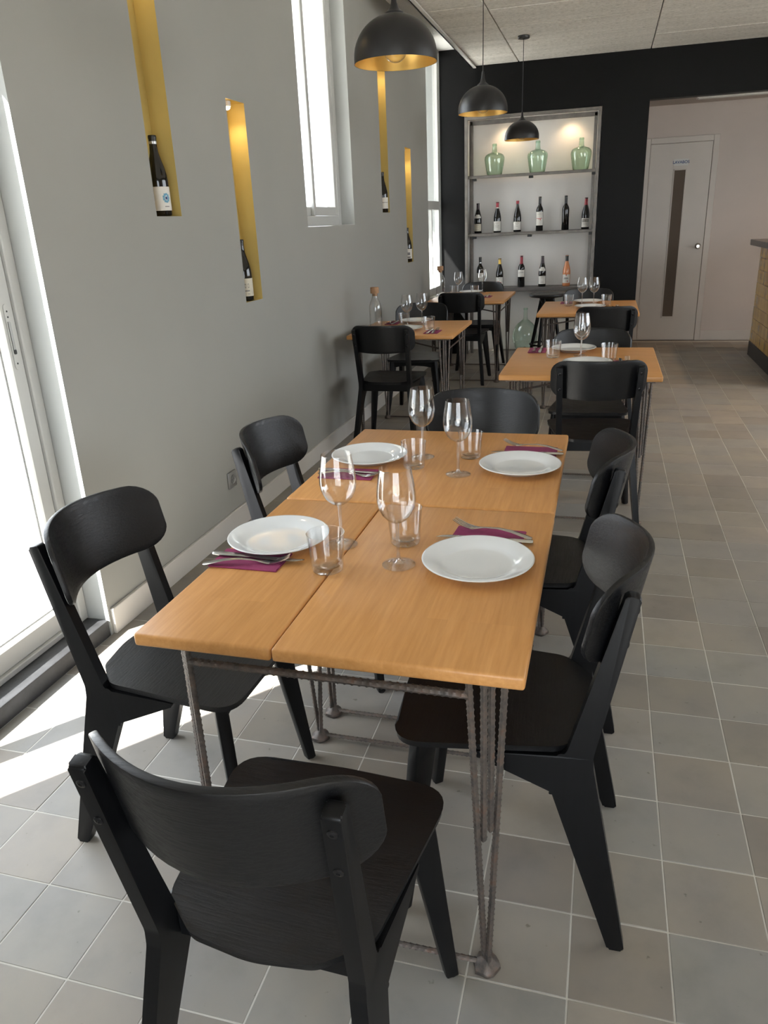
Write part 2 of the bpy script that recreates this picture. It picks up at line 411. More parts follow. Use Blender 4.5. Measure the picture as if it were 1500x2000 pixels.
for y, wd in ((5.2, 'nearest of three'), (6.6, 'middle of three'), (8.0, 'farthest of three')):  # unseen lamps, added as warm fill for the bar side
    s = tag(empty('added_fill_lamp', (2.3, y, 2.872)), 'added unseen fill lamp in the ceiling above the bar, %s' % wd, 'lamp', 'added fill lamps')
    bm = bmesh.new(); lathe(bm, [(0, -.001), (.05, -.001), (.05, -.06), (.044, -.062), (.040, -.03), (0, -.03)], 20); ob('housing', bm, M['trim'], s)
    bm = bmesh.new(); lathe(bm, [(0, -.0305), (.038, -.0305), (.038, -.04), (0, -.042)], 16); ob('lens', bm, M['bulb_on'], s)
    l = bpy.data.lights.new('added_fill_lamp', 'SPOT'); l.energy = 8; l.color = (1, .66, .38); l.spot_size = math.radians(130); l.spot_blend = .9; l.shadow_soft_size = .04
    lo = bpy.data.objects.new('added_fill_light', l); link(lo); lo.parent = s; lo.location = (0, 0, -.07)
# ceiling: slab, edge trim and wood-wool boards
cl = tag(boxm('ceiling', XO, XR + .1, YF - .1, 9.74, ZT, ZT + .12, M['white']), kind='structure')
boxm('ceiling_drop', -1.395, XR, YF, YB, 2.905, ZT - .001, M['gapshade'])['kind'] = 'structure'
bm = bmesh.new(); box(bm, -1.408, -1.396, YF, YB - .001, 2.855, ZT - .001); box(bm, -1.408, -1.370, YF, YB - .001, 2.855, 2.866)
tag(ob('trim_1', finish(bm, 'trim_1'), M['trim']), kind='structure')
panel_me = {}
cols = [(-1.385, -.945, 6.37), (-.945, .30, 7.12), (.30, 1.54, 6.80), (1.54, 2.78, 7.12), (2.78, 4.38, 6.80)]
for x0, x1, yo in cols:
    y = yo - .6 * 15
    while y < YB:
        a, b = max(y, YF), min(y + .6, YB); y += .6
        if b - a < .02: continue
        key = (x0, round(b - a, 3))
        if key not in panel_me:
            bm = bmesh.new(); g = .004; box(bm, x0 + g, x1 - g, g, b - a - g, 0, .028, .004)
            panel_me[key] = finish(bm, 'ceiling_panel'); panel_me[key].materials.append(M['woodwool'])
        ob('ceiling_panel', panel_me[key], None, cl, loc=(0, a, 2.872 + random.uniform(0, .004)))
# floor
FX0, FX1 = XO, XR; T = .2; OX, OY = .0086, 1.0827
fl = tag(boxm('floor', XO, XR + .1, YF - .1, 9.75, -.12, -.0012, M['grout']), kind='structure')
bm = bmesh.new(); box(bm, -.0984, .0984, -.0984, .0984, -.011, 0, .0011)
tile_me = finish(bm, 'tile'); tile_me.materials.append(M['tile'])
cells = []
for i in range(-9, 22):
    for j in range(-16, 43):
        x, y = OX + (i + .5) * T, OY + (j + .5) * T
        if x - .1 < XL - .06 or x + .1 > XR or y < YF or y > 9.56: continue
        d = Vector((x, y, -1.434)); zz = d.dot(F_)
        vis = False
        if zz > .2:
            px = 750 + 1473.8 * d.dot(R_) / zz; py = 1000 - 1473.8 * d.dot(U_) / zz
            vis = -110 < px < 1610 and 600 < py < 2110
        cells.append((not vis, zz, x, y))
cells.sort(key=lambda c: (c[0], c[1]))
rest = bmesh.new()
for k, (nv, zz, x, y) in enumerate(cells):
    dz = random.uniform(-.0006, .0006)
    if k < 300 and not nv: ob('tile', tile_me, None, fl, loc=(x, y, dz))
    else: box(rest, x - .0984, x + .0984, y - .0984, y + .0984, -.008, dz)
o = ob('floor_tiles', finish(rest, 'floor_tiles'), M['tile'], fl); o['kind'] = 'stuff'
boxm('floor_passage', PX - .3, XR, 9.56, YD, -.006, -.001, M['tile'])['kind'] = 'structure'
# outdoors
boxm('ground_outside', -40, 40, -30, 40, -.3, -.125, M['ground'])['kind'] = 'structure'
boxm('added_sun_block_eave', -3.05, XO, 2.6, 10.5, 3.04, 3.2, M['white'])['kind'] = 'structure'  # unseen eave, added to keep direct sun out of the windows

# baseboard left
bm = bmesh.new(); box(bm, XL, XL + .015, 2.172, YB - .001, 0, .105, .002)
tag(ob('baseboard_left', bm, M['baseboard']), kind='structure')

# glazed door on the left (door_1)
d1 = tag(empty('door_1', (XL - .09, 1.44, 0)), kind='structure')
def dbox(name, y0, y1, z0, z1, x0=-.05, x1=0.0, mat=M['frame'], parent=d1, bev=.003):
    return boxm(name, x0, x1, y0 - 1.44, y1 - 1.44, z0, z1, mat, parent, bev)
Z0 = .066
bm = bmesh.new(); yl, yh, zt = .72 - 1.44, 2.158 - 1.44, 2.118
box(bm, -.06, .0, yh - .042, yh, Z0, zt, .004); box(bm, -.06, 0, yl, yl + .042, Z0, zt, .004); box(bm, -.06, 0, yl + .04, yh - .04, zt - .05, zt, .004); box(bm, -.06, .004, yl + .04, yh - .04, Z0, Z0 + .022, .003)
ob('frame', bm, M['frame'], d1)
bm = bmesh.new()
a, b = 1.15 - 1.44, 2.114 - 1.44; x0, x1 = -.045, -.010; zb, zu = Z0 + .022, zt - .052
box(bm, x0, x1, b - .062, b, zb, zu, .005); box(bm, x0, x1, a, a + .062, zb, zu, .004); box(bm, x0, x1, a + .06, b - .06, zb, zb + .075, .004); box(bm, x0, x1, a + .06, b - .06, zu - .06, zu, .004)
lf = ob('leaf', bm, M['frame'], d1)
bm = bmesh.new(); box(bm, x0 + .012, x1 - .012, a + .058, b - .058, zb + .07, zu - .055)
ob('pane', bm, M['pane'], d1)
bm = bmesh.new(); box(bm, x0 + .002, x0 + .006, b - .067, b - .0622, zb + .07, zu - .06); box(bm, x0 + .002, x0 + .006, a + .062, b - .062, zb + .0755, zb + .080); ob('gasket', bm, M['clip'], d1)
bm = bmesh.new(); box(bm, x0 - .036, x0 - .004, yl + .042, yl + .1, zb, zu, .004); box(bm, x0 - .036, x0 - .004, a - .0, a + .06, zb, zu, .004); box(bm, x0 - .036, x0 - .004, yl + .1, a, zb, zb + .075, .004); box(bm, x0 - .036, x0 - .004, yl + .1, a, zu - .06, zu, .004)
ob('leaf', bm, M['frame'], d1)
bm = bmesh.new(); box(bm, x0 - .022, x0 - .016, yl + .098, a + .002, zb + .073, zu - .058); ob('pane', bm, M['pane'], d1)
bm = bmesh.new(); yc = b - .034; prism(bm, fillet([(yc - .011, 1.035), (yc + .011, 1.035), (yc + .011, 1.245), (yc - .011, 1.245)], .010, 5), lambda u, v, d: (d, u, v), x1, x1 + .003, .001, 1)
hp = ob('handle', bm, M['frame'], d1)
bm = bmesh.new(); prism(bm, fillet([(yc - .0065, 1.085), (yc + .0065, 1.085), (yc + .0065, 1.19), (yc - .0065, 1.19)], .006, 5), lambda u, v, d: (d, u, v), x1 + .003, x1 + .0036)
ob('finger_slot', bm, M['plate_metal'], hp)
bm = bmesh.new()
for zc in (1.222, 1.204, 1.055): prism(bm, [(yc + .0032 * math.cos(t * PI / 5), zc + .0032 * math.sin(t * PI / 5)) for t in range(10)], lambda u, v, d: (d, u, v), x1 + .003, x1 + .0038)
prism(bm, fillet([(yc - .0065, 1.088), (yc - .0045, 1.088), (yc - .0045, 1.19), (yc - .0065, 1.19)], .0005, 2), lambda u, v, d: (d, u, v), x1 + .0036, x1 + .0042)  # dark strip down one edge of the slot
prism(bm, fillet([(yc - .0065, 1.085), (yc + .0065, 1.085), (yc + .0065, 1.10), (yc - .0065, 1.10)], .004, 3), lambda u, v, d: (d, u, v), x1 + .0036, x1 + .0042)  # dark patch across the slot's bottom end
ob('screw_holes_slot_strips', bm, M['clip'], hp)
bm = bmesh.new(); box(bm, -.11, .088, .722 - 1.44, 2.157 - 1.44, -.04, Z0, .006, 2)
ob('threshold', bm, M['step'], d1)

# windows
w1 = tag(empty('window_1', (XL - .095, 0, 0)), kind='structure')
y0, y1, z0, z1 = WIN1
bm = bmesh.new(); box(bm, -.06, 0, y0 + .001, y0 + .05, z0, z1, .004); box(bm, -.06, 0, y1 - .07, y1 - .001, z0, z1, .004); box(bm, -.06, 0, y0 + .05, y1 - .07, z0 + .001, z0 + .065, .004); box(bm, -.06, 0, y0 + .05, y1 - .07, z1 - .06, z1, .004)
ob('frame', bm, M['frame'], w1)
bm = bmesh.new(); yb = z0 + .066
for (a, b, x0, x1) in ((y0 + .052, 5.075, -.05, -.028), (4.985, y1 - .072, -.026, -.004)):
    box(bm, x0, x1, a, a + .042, yb, z1 - .062, .003); box(bm, x0, x1, b - .042, b, yb, z1 - .062, .003); box(bm, x0, x1, a + .04, b - .04, yb, yb + .055, .003); box(bm, x0, x1, a + .04, b - .04, z1 - .12, z1 - .062, .003)
ob('sash', bm, M['frame'], w1)
boxm('pane', -.041, -.037, y0 + .09, 5.036, yb + .05, z1 - .115, M['pane'], w1); boxm('pane', -.017, -.013, 5.024, y1 - .11, yb + .05, z1 - .115, M['pane'], w1)
bm = bmesh.new(); box(bm, .001, .094, y0 + .001, y1 - .001, z0 + .0005, z0 + .004); ob('sill', bm, M['frame'], w1)
w2 = tag(empty('window_2', (XL - .012, 0, 0)), kind='structure')
y0, y1, z0, z1 = WIN2
bm = bmesh.new(); tz = 1.545
box(bm, -.05, 0, y0 + .001, y0 + .045, z0 + .02, z1, .004); box(bm, -.05, 0, y1 - .045, y1 - .001, z0 + .02, z1, .004)
for za, zb in ((z0 + .02, z0 + .095), (tz, tz + .085), (z1 - .05, z1)): box(bm, -.05, 0, y0 + .043, y1 - .043, za, zb, .004)
box(bm, -.048, -.004, y0 + .24, y0 + .265, z0 + .09, tz, .003)
ob('frame', bm, M['frame'], w2)
boxm('pane', -.028, -.024, y0 + .04, y1 - .04, z0 + .09, tz + .005, M['pane'], w2); boxm('pane', -.028, -.024, y0 + .04, y1 - .04, tz + .08, z1 - .045, M['pane'], w2)
bm = bmesh.new(); box(bm, -.05, .05, y0 - .03, y1, z0 - .012, z0 + .019, .004, 2); ob('sill', bm, M['white'], w2)

# toilet door (door_2)
d2 = tag(empty('door_2', (.725, YD, 0)), kind='structure')
def b2(name, x0, x1, ya, yb, z0, z1, mat, bev=.003, parent=d2): return boxm(name, x0 - .725, x1 - .725, ya, yb, z0, z1, mat, parent, bev)
bm = bmesh.new()
for x0, x1, z0, z1 in ((.340, .402, 0, 2.175), (1.042, 1.104, 0, 2.175), (.402, 1.042, 2.115, 2.175)): box(bm, x0 - .725, x1 - .725, -.028, -.0005, z0, z1, .004)
ob('casing', bm, M['doorwhite'], d2)
lf2 = b2('leaf', .404, 1.040, -.022, -.001, .006, 2.112, M['doorwhite'])
bm = bmesh.new(); xa, xb, za, zb = .658, .795, .262, 1.855
for x0, x1, z0, z1 in ((xa, xa + .012, za, zb), (xb - .012, xb, za, zb), (xa, xb, za, za + .016), (xa, xb, zb - .014, zb)): box(bm, x0 - .725, x1 - .725, -.030, -.0215, z0, z1, .002)
ob('glazing_bead', bm, M['doorwhite'], d2)
b2('glass_strip', xa + .012, xb - .012, -.026, -.0215, za + .015, zb - .013, M['bronze'], 0)
bm = bmesh.new(); lathe(bm, [(0, 0), (.032, 0), (.032, .004), (.026, .009), (.012, .012), (.011, .028), (.020, .034), (.026, .045), (.026, .055), (.018, .062), (0, .063)], 20)
kb = ob('knob', bm, M['chrome'], d2, loc=(.985 - .725, -.022, 1.045)); kb.rotation_euler = (PI / 2, 0, 0)
sg = tag(empty('door_sign', (.731, YD - .0235, 1.92)), 'small white plate reading LAVABOS above the glass strip of the white door', 'sign')
bm = bmesh.new(); box(bm, -.075, .075, -.002, .001, -.033, .033); ob('plate', bm, M['frame'], sg)
cu = bpy.data.curves.new('lettering', 'FONT'); cu.body = 'LAVABOS'; cu.size = .040; cu.offset = .0009; cu.align_x = 'CENTER'; cu.align_y = 'CENTER'; cu.extrude = .0003
tmp = bpy.data.objects.new('lettering', cu); link(tmp); bpy.context.view_layer.update()
me = bpy.data.meshes.new_from_object(tmp.evaluated_get(bpy.context.evaluated_depsgraph_get())); bpy.data.objects.remove(tmp)
t_ = ob('lettering', me, M['navyink'], sg, loc=(0, -.0024, 0)); t_.rotation_euler = (PI / 2, 0, 0)
if len(me.materials) and me.materials[0] is None: me.materials[0] = M['navyink']

# ------------------------------------------------------------------ bar counter
bar = tag(empty('bar_counter', (1.475, 7.6, 0)), 'bar counter clad in mustard tiles on a dark plinth under a slate top', 'counter')
BY0, BY1 = 6.9, 8.637
boxm('carcass', .012, .55, BY0 - 7.6, BY1 - 7.6 - .012, .13, 1.075, M['grout'], bar)
boxm('plinth', -.004, .55, BY0 - 7.6, BY1 - 7.6, 0, .140, M['plinth'], bar, .003)
bm = bmesh.new(); prism(bm, fillet([(-.10, BY0 - 7.6 - .05), (-.10, BY1 - 7.6 + .03), (.62, BY1 - 7.6 + .03), (.62, BY0 - 7.6 - .05)], .01, 3), lambda u, v, d: (u, v, d), 1.078, 1.132, .003, 1)
ob('worktop', bm, M['slate'], bar)
bm = bmesh.new(); box(bm, 0, .011, .0015, .0615, .0015, .1155, .002); gt = finish(bm, 'tile'); gt.materials.append(M['goldtile'])
ny = int((BY1 - BY0 - .004) / .063)
for r in range(8):
    for k in range(ny):
        ob('tile', gt, None, bar, loc=(random.uniform(-.0008, .0008), BY1 - 7.6 - .004 - (k + 1) * .063, .1405 + r * .117))

# ------------------------------------------------------------------ display shelving in the alcove
sh = tag(empty('display_shelving', (-.805, 8.75, 0)), 'raw steel shelf frame filling the white alcove in the charcoal wall', 'shelving')
def sb(name, x0, x1, y0, y1, z0, z1, mat=M['steel'], bev=.002): return boxm(name, x0 + .805, x1 + .805, y0 - 8.75, y1 - 8.75, z0, z1, mat, sh, bev)
for xa in (AX0 + .006, AX0 + .046): pass
sb('post', AX0 + .004, AX0 + .034, 8.632, 8.662, 0, 2.42); sb('post', AX1 - .034, AX1 - .004, 8.632, 8.662, 0, 2.42)
sb('post', AX0 + .052, AX0 + .082, 8.70, 8.73, 0, 2.38); sb('post', AX1 - .072, AX1 - .042, 8.70, 8.73, 0, 2.38)
sb('post', AX0 + .006, AX0 + .036, 8.945, 8.975, 0, 2.38); sb('post', AX1 - .036, AX1 - .006, 8.945, 8.975, 0, 2.38)
sb('lintel', AX0 + .034, AX1 - .034, 8.632, 8.662, 2.39, 2.42); sb('lintel', AX0 + .05, AX1 - .042, 8.70, 8.73, 2.345, 2.385)
SHZ = (1.862, 1.287, .712)
for z in SHZ[:2]:
    bm = bmesh.new(); xa, xb = AX0 + .012 + .805, AX1 - .012 + .805
    box(bm, xa, xb, 8.668 - 8.75, 8.97 - 8.75, z - .005, z, .001); box(bm, xa, xb, 8.666 - 8.75, 8.690 - 8.75, z - .028, z - .005, .002)
    ob('shelf_board', bm, M['steel'], sh)
    for xc in (AX0 + .10, -.80, AX1 - .05): sb('clip', xc - .022, xc + .022, 8.664, 8.70, z - .052, z - .029, M['clip'])
sb('shelf_board', AX0 + .006, AX1 - .006, 8.666, 8.975, .677, .712, M['slate'], .003)
for (sx, nm) in ((-1.08, 'left'), (-.42, 'right')):
    s = tag(empty('spotlight', (sx, 8.84, 2.40)), 'small lit spotlight over the top shelf, %s' % ('above the leftmost green demijohn' if nm == 'left' else 'above the gap before the rightmost green demijohn'), 'spotlight', 'alcove spotlights')
    bm = bmesh.new(); lathe(bm, [(0, .02), (.032, .02), (.032, -.012), (.026, -.014), (.024, -.004), (0, -.004)], 20); ob('housing', bm, M['trim'], s)
    bm = bmesh.new(); lathe(bm, [(0, -.0045), (.022, -.0045), (.022, -.008), (0, -.010)], 16); ob('lens', bm, M['bulb_on'], s)
    l = bpy.data.lights.new('spotlight', 'SPOT'); l.energy = .48; l.color = (1, .70, .42); l.spot_size = math.radians(120); l.spot_blend = .8; l.shadow_soft_size = .02
    lo = bpy.data.objects.new('spotlight_lamp', l); link(lo); lo.parent = s; lo.location = (0, .01, -.02); lo.rotation_euler = (math.radians(12), 0, 0)

# ------------------------------------------------------------------ bottles
def patch(bm, r, a0, a1, z0, z1, t=.0004, n=12):
    pts = []
    for rr in (r, r + t):
        pts.append([[bm.verts.new((rr * math.sin(a0 + (a1 - a0) * k / n), -rr * math.cos(a0 + (a1 - a0) * k / n), z)) for k in range(n + 1)] for z in (z0, z1)])
    (i0, i1), (o0, o1) = pts
    for k in range(n):
        bm.faces.new((o0[k], o0[k + 1], o1[k + 1], o1[k])); bm.faces.new((i1[k], i1[k + 1], i0[k + 1], i0[k]))
        bm.faces.new((i0[k], i0[k + 1], o0[k + 1], o0[k])); bm.faces.new((o1[k], o1[k + 1], i1[k + 1], i1[k]))
    for k in (0, n): bm.faces.new((i0[k], i1[k], o1[k], o0[k]))
BURG = [(0, .004), (.025, 0), (.037, .001), (.0405, .005), (.0405, .135), (.039, .155), (.033, .185), (.024, .215), (.0175, .238), (.0152, .262), (.0148, .29), (.0162, .291), (.0162, .299), (.0145, .301), (0, .301)]
BORD = [(0, .004), (.025, 0), (.034, .001), (.0375, .005), (.0375, .19), (.0365, .204), (.031, .222), (.021, .238), (.0155, .25), (.0145, .27), (.0145, .315), (.0158, .316), (.0158, .324), (.0142, .326), (0, .326)]
def rad_at(prof, z):
    for (r0, z0), (r1, z1) in zip(prof, prof[1:]):
        if z0 <= z <= z1 and z1 > z0: return r0 + (r1 - r0) * (z - z0) / (z1 - z0)
    return prof[-2][0]
bottle_me = {}
def bottle(loc, kind, H, capmat, cap_len, labelmat=None, lab=None, neck=None, prints=(), label='', group=None, rz=0, glassm='wine', cap_band=None, spread=1.15):
    prof = BURG if kind == 'burg' else BORD; k = H / prof[-1][1]
    o = tag(empty('wine_bottle', loc, rz), label, 'bottle', group)
    P = [(r, z * k) for r, z in prof]; key = (kind, round(H, 3), glassm)
    if key not in bottle_me:
        bm = bmesh.new(); lathe(bm, P, 28); bottle_me[key] = finish(bm, 'body', 50); bottle_me[key].materials.append(M[glassm])
    ob('body', bottle_me[key], None, o)
    bm = bmesh.new(); z0 = H - cap_len; zz = [z0 + (H - .001 - z0) * i / 6 for i in range(7)]
    lathe(bm, [(rad_at(P, z) + .0006, z) for z in zz] + [(.0150, H + .0008), (0, H + .0008)], 20); ob('capsule', finish(bm, 'capsule', 50), M[capmat], o)
    if cap_band:
        bm = bmesh.new(); lathe(bm, [(rad_at(P, z) + .001, z) for z in (z0 - .004, z0 + .006)], 20); ob('capsule_band', bm, M[cap_band], o)
    if lab:
        r = rad_at(P, (lab[0] + lab[1]) / 2) + .0004
        bm = bmesh.new(); patch(bm, r, -spread, spread, lab[0], lab[1], n=18); lo = ob('label', bm, M[labelmat], o)
        for (a0, a1, za, zb, mt) in prints:
            bm = bmesh.new(); patch(bm, r + .0005, a0, a1, za, zb, .0002, max(2, int(abs(a1 - a0) * 8))); ob('print', bm, M[mt], lo)
    if neck:
        bm = bmesh.new(); n = 10; za, zb = neck[0], neck[1]; rows = []
        for z in (za, (za + zb) / 2, zb):
            s = neck[2] * (1 if z < zb else .55); r = rad_at(P, z) + .0008
            rows.append([bm.verts.new((r * math.sin(-s + 2 * s * i / n), -r * math.cos(-s + 2 * s * i / n), z)) for i in range(n + 1)])
        for p, q in zip(rows, rows[1:]): bridge(bm, p, q, False)
        ob('neck_label', bm, M['label'], o)
    return o
def lines(z0, z1, n=3, w=.5, mt='ink'):
    out = []
    for i in range(n):
        z = z1 - .010 - (z1 - z0 - .018) * i / max(1, n - 1); ww = w * random.uniform(.55, 1)
        out.append((-ww, ww, z - .0016, z + .0016, mt))
    return out
zm = SHZ[1] + .0003; zl = SHZ[2] + .0003; yb_ = 8.80; G1 = 'wine bottles on the middle shelf'; G2 = 'wine bottles on the bottom shelf'
bottle((-1.372, yb_, zm), 'burg', .306, 'purplecap', .062, 'cream', (.024, .098), (.155, .192, 1.1), lines(.03, .095, 2), 'dark bottle with cream label and arched neck label, leftmost on the middle shelf', G1)
bottle((-1.160, yb_, zm), 'burg', .309, 'redcap', .058, 'label', (.018, .116), None, lines(.05, .11, 4), 'dark bottle with white-ringed red cap and white label, second from left, middle shelf', G1, cap_band='label')
bottle((-.945, yb_, zm), 'burg', .312, 'redcap', .030, 'label', (.020, .103), None, lines(.05, .10, 3), 'dark bottle with very short red cap and white label on middle shelf', G1)
bottle((-.710, yb_, zm), 'bord', .341, 'blackcap', .07, 'label', (.056, .192), None, [(-.9, .9, .124, .128, 'redink'), (-.75, -.6, .128, .133, 'redink'), (-.2, -.05, .115, .124, 'redink'), (.2, .4, .108, .122, 'redink'), (.5, .62, .128, .134, 'redink'), (-.5, .5, .168, .170, 'ink')], 'tall bottle with long white label crossed by a red line, middle shelf', G1)
bottle((-.440, yb_, zm), 'bord', .338, 'blackcap', .075, None, None, None, (), 'all-black square-shouldered bottle without any label on the middle shelf', G1)
bottle((-.233, yb_, zm), 'burg', .309, 'redcap', .072, 'label', (.020, .108), None, [(-.9, .9, .072, .100, 'ink'), (-.8, .8, .078, .094, 'cream'), (-.5, .5, .05, .053, 'ink')], 'dark bottle with long crimson cap and drawing on label, right end, middle shelf', G1)
bottle((-1.346, yb_, zl), 'bord', .326, 'blackcap', .06, 'label', (.05, .16), None, lines(.06, .15, 3), 'black-capped dark bottle partly behind a wine glass, left end of bottom shelf', G2, cap_band='silver')
bottle((-1.129, yb_, zl), 'burg', .308, 'goldcap', .060, 'label', (.026, .110), None, [(-1.0, -.5, .036, .06, 'pinkink'), (-.55, .1, .032, .05, 'pinkink'), (.0, .6, .034, .058, 'redink'), (-.4, -.1, .05, .066, 'redink'), (-.4, .4, .096, .099, 'ink')], 'dark bottle with gold cap and white label splashed with pink on the bottom shelf', G2)
bottle((-.891, yb_, zl), 'bord', .328, 'redcap', .085, 'label', (.108, .182), None, [(-.8, .8, .150, .153, 'ink'), (-.3, .6, .158, .160, 'ink')], 'square-shouldered bottle with crimson cap and high-set white label on the bottom shelf', G2)
bottle((-.664, yb_, zl), 'burg', .318, 'purplecap', .075, 'label', (.028, .112), (.165, .205, 1.1), lines(.04, .105, 2), 'dark bottle with brown cap, arched neck label and white label on the bottom shelf', G2)
bottle((-.405, yb_, zl), 'burg', .317, 'blackcap', .058, 'label', (.034, .122), None, [(-.5, .5, .084, .090, 'ink'), (-.6, .6, .074, .080, 'ink'), (.25, .45, .045, .06, 'redink'), (-.3, .3, .052, .055, 'ink'), (-.12, .12, .108, .124, 'redink')], 'orange-pink rose wine bottle with black cap and white label on the bottom shelf', G2, glassm='rose')
# bottles and lamps in the wall niches
G3 = 'bottles standing in the gold wall niches'
FACE = 0.62
bottle((-1.794, 3.018, 1.5005), 'burg', .305, 'blackcap', .028, 'label', (.022, .113), None, [(-.25 + .28 * math.cos(t) - .12, -.25 + .28 * math.cos(t) + .12, .070 + .014 * math.sin(t) - .0045, .070 + .014 * math.sin(t) + .0045, 'blueink') for t in [2 * PI * k / 9 for k in range(9)]] + [(-.36, -.12, .064, .075, 'navyink'), (-.5, 0, .036, .039, 'ink')], 'black bottle with blue flower on its white label in the nearest high niche', G3, rz=FACE + .8, cap_band='silver', spread=1.5)
bottle((-1.797, 3.735, 1.0885), 'burg', .300, 'blackcap', .03, 'cream', (.024, .112), None, [(-.5, -.32, .066, .086, 'ink'), (-.47, -.35, .069, .083, 'cream'), (-.12, .06, .066, .086, 'ink'), (-.09, .03, .069, .083, 'cream'), (-.55, .1, .048, .054, 'ink'), (-.2, .1, .036, .038, 'ink'), (-.2, .1, .031, .033, 'ink')], 'black bottle with two small crests on its label in the nearer low niche', G3, rz=FACE + .3, spread=1.5)
bottle((-1.792, 6.463, 1.5175), 'burg', .305, 'blackcap', .03, 'label', (.03, .115), None, [(-.8, .8, .075, .079, 'ink')], 'black bottle with lined white label in the farther high niche', G3, rz=FACE, spread=1.5)
bottle((-1.792, 7.253, 1.0875), 'burg', .300, 'blackcap', .03, 'label', (.03, .115), None, [(-.5, .2, .06, .085, 'ink'), (-.4, .3, .035, .05, 'ink')], 'black bottle with dark marks on white label, in the farthest low niche', G3, rz=FACE, spread=1.5)
nl_lab = ['lit puck lamp at the top of the nearest high gold niche', 'lit puck lamp at the top of the nearer low gold niche', 'lit puck lamp at the top of the farther high gold niche', 'lit puck lamp at the top of the farthest low gold niche']
for (y0, y1, z0, z1), lb in zip(NICHES, nl_lab):
    s = tag(empty('niche_lamp', (XL - .040, y0 + .085, z1)), lb, 'lamp', 'niche lamps')
    bm = bmesh.new(); lathe(bm, [(0, -.0005), (.020, -.0005), (.022, -.006), (.022, -.024), (.019, -.026)], 20, cap1=True); ob('housing', bm, M['trim'], s)
    bm = bmesh.new(); lathe(bm, [(.0185, -.0262), (.017, -.033), (.009, -.038), (0, -.039)], 20, cap0=True); ob('lens', bm, M['bulb_on'], s)
    l = bpy.data.lights.new('niche_spot', 'SPOT'); l.energy = .28; l.color = (1, .80, .50); l.spot_size = math.radians(150); l.spot_blend = .6; l.shadow_soft_size = .015
    lo = bpy.data.objects.new('niche_spot', l); link(lo); lo.parent = s; lo.location = (0, .0, -.045)

# ------------------------------------------------------------------ demijohns
def demijohn(loc, H, R, label, group, prof=None, fill=False):
    o = tag(empty('demijohn', loc), label, 'demijohn', group)
    P = prof; outer = [(r * R, z * H) for r, z in P]; t = .003
    inner = [(max(r * R - t, .0), max(z * H, t)) for r, z in P][::-1]; inner[-1] = (0, t)
    bm = bmesh.new(); lathe(bm, outer + inner, 40); ob('body', finish(bm, 'body', 60), M['palegreen' if fill else 'green'], o)
    bm = bmesh.new(); zt = H; rn = P[-1][0] * R; tz = []
    lathe(bm, [(rn - .001, H - .022), (rn + .003, H - .020), (rn + .004, H - .012), (rn + .003, H - .006), (rn - .001, H - .004)], 24); ob('lip', finish(bm, 'lip', 60), M['green'], o)
    if fill:
        bm = bmesh.new()
        for k in range(90):
            a = random.uniform(0, 2 * PI); r = R * .62 * math.sqrt(random.random()); b = random.uniform(0, 2 * PI); z = .010 + random.random() * .05 * (1 - r / R)
            p = Vector((r * math.cos(a), r * math.sin(a), z)); d = Vector((math.cos(b), math.sin(b), random.uniform(-.1, .35))) * .025
            tube(bm, [p - d, p + d * .2 + Vector((0, 0, .004)), p + d], .0022, 4)
        s = ob('straw', bm, M['straw'], o); s['kind'] = 'stuff'
    return o
DJ = [(0, .012), (.55, 0), (.70, .008), (.76, .035), (.82, .12), (.93, .34), (1.0, .50), (.985, .57), (.90, .635), (.70, .685), (.42, .715), (.285, .735), (.25, .77), (.225, .90), (.215, .985), (.205, 1.0)]
for x, lb in ((-1.197, 'green glass demijohn at the left end of the top shelf'), (-.748, 'green glass demijohn in the middle of the top shelf, its neck behind a pendant lamp'), (-.308, 'green glass demijohn at the right end of the top shelf')):
    demijohn((x, 8.80, SHZ[0] + .0003), .305, .105, lb, 'demijohns on the top shelf', DJ)
DR = [(0, .012), (.35, 0), (.55, .02), (.80, .11), (.96, .26), (1.0, .36), (.95, .47), (.80, .575), (.58, .655), (.34, .71), (.20, .745), (.165, .79), (.15, .95), (.155, 1.0)]
demijohn((-.835, 8.80, .0006), .485, .140, 'large round pale green demijohn standing on the floor under the alcove shelves', None, DR, True)

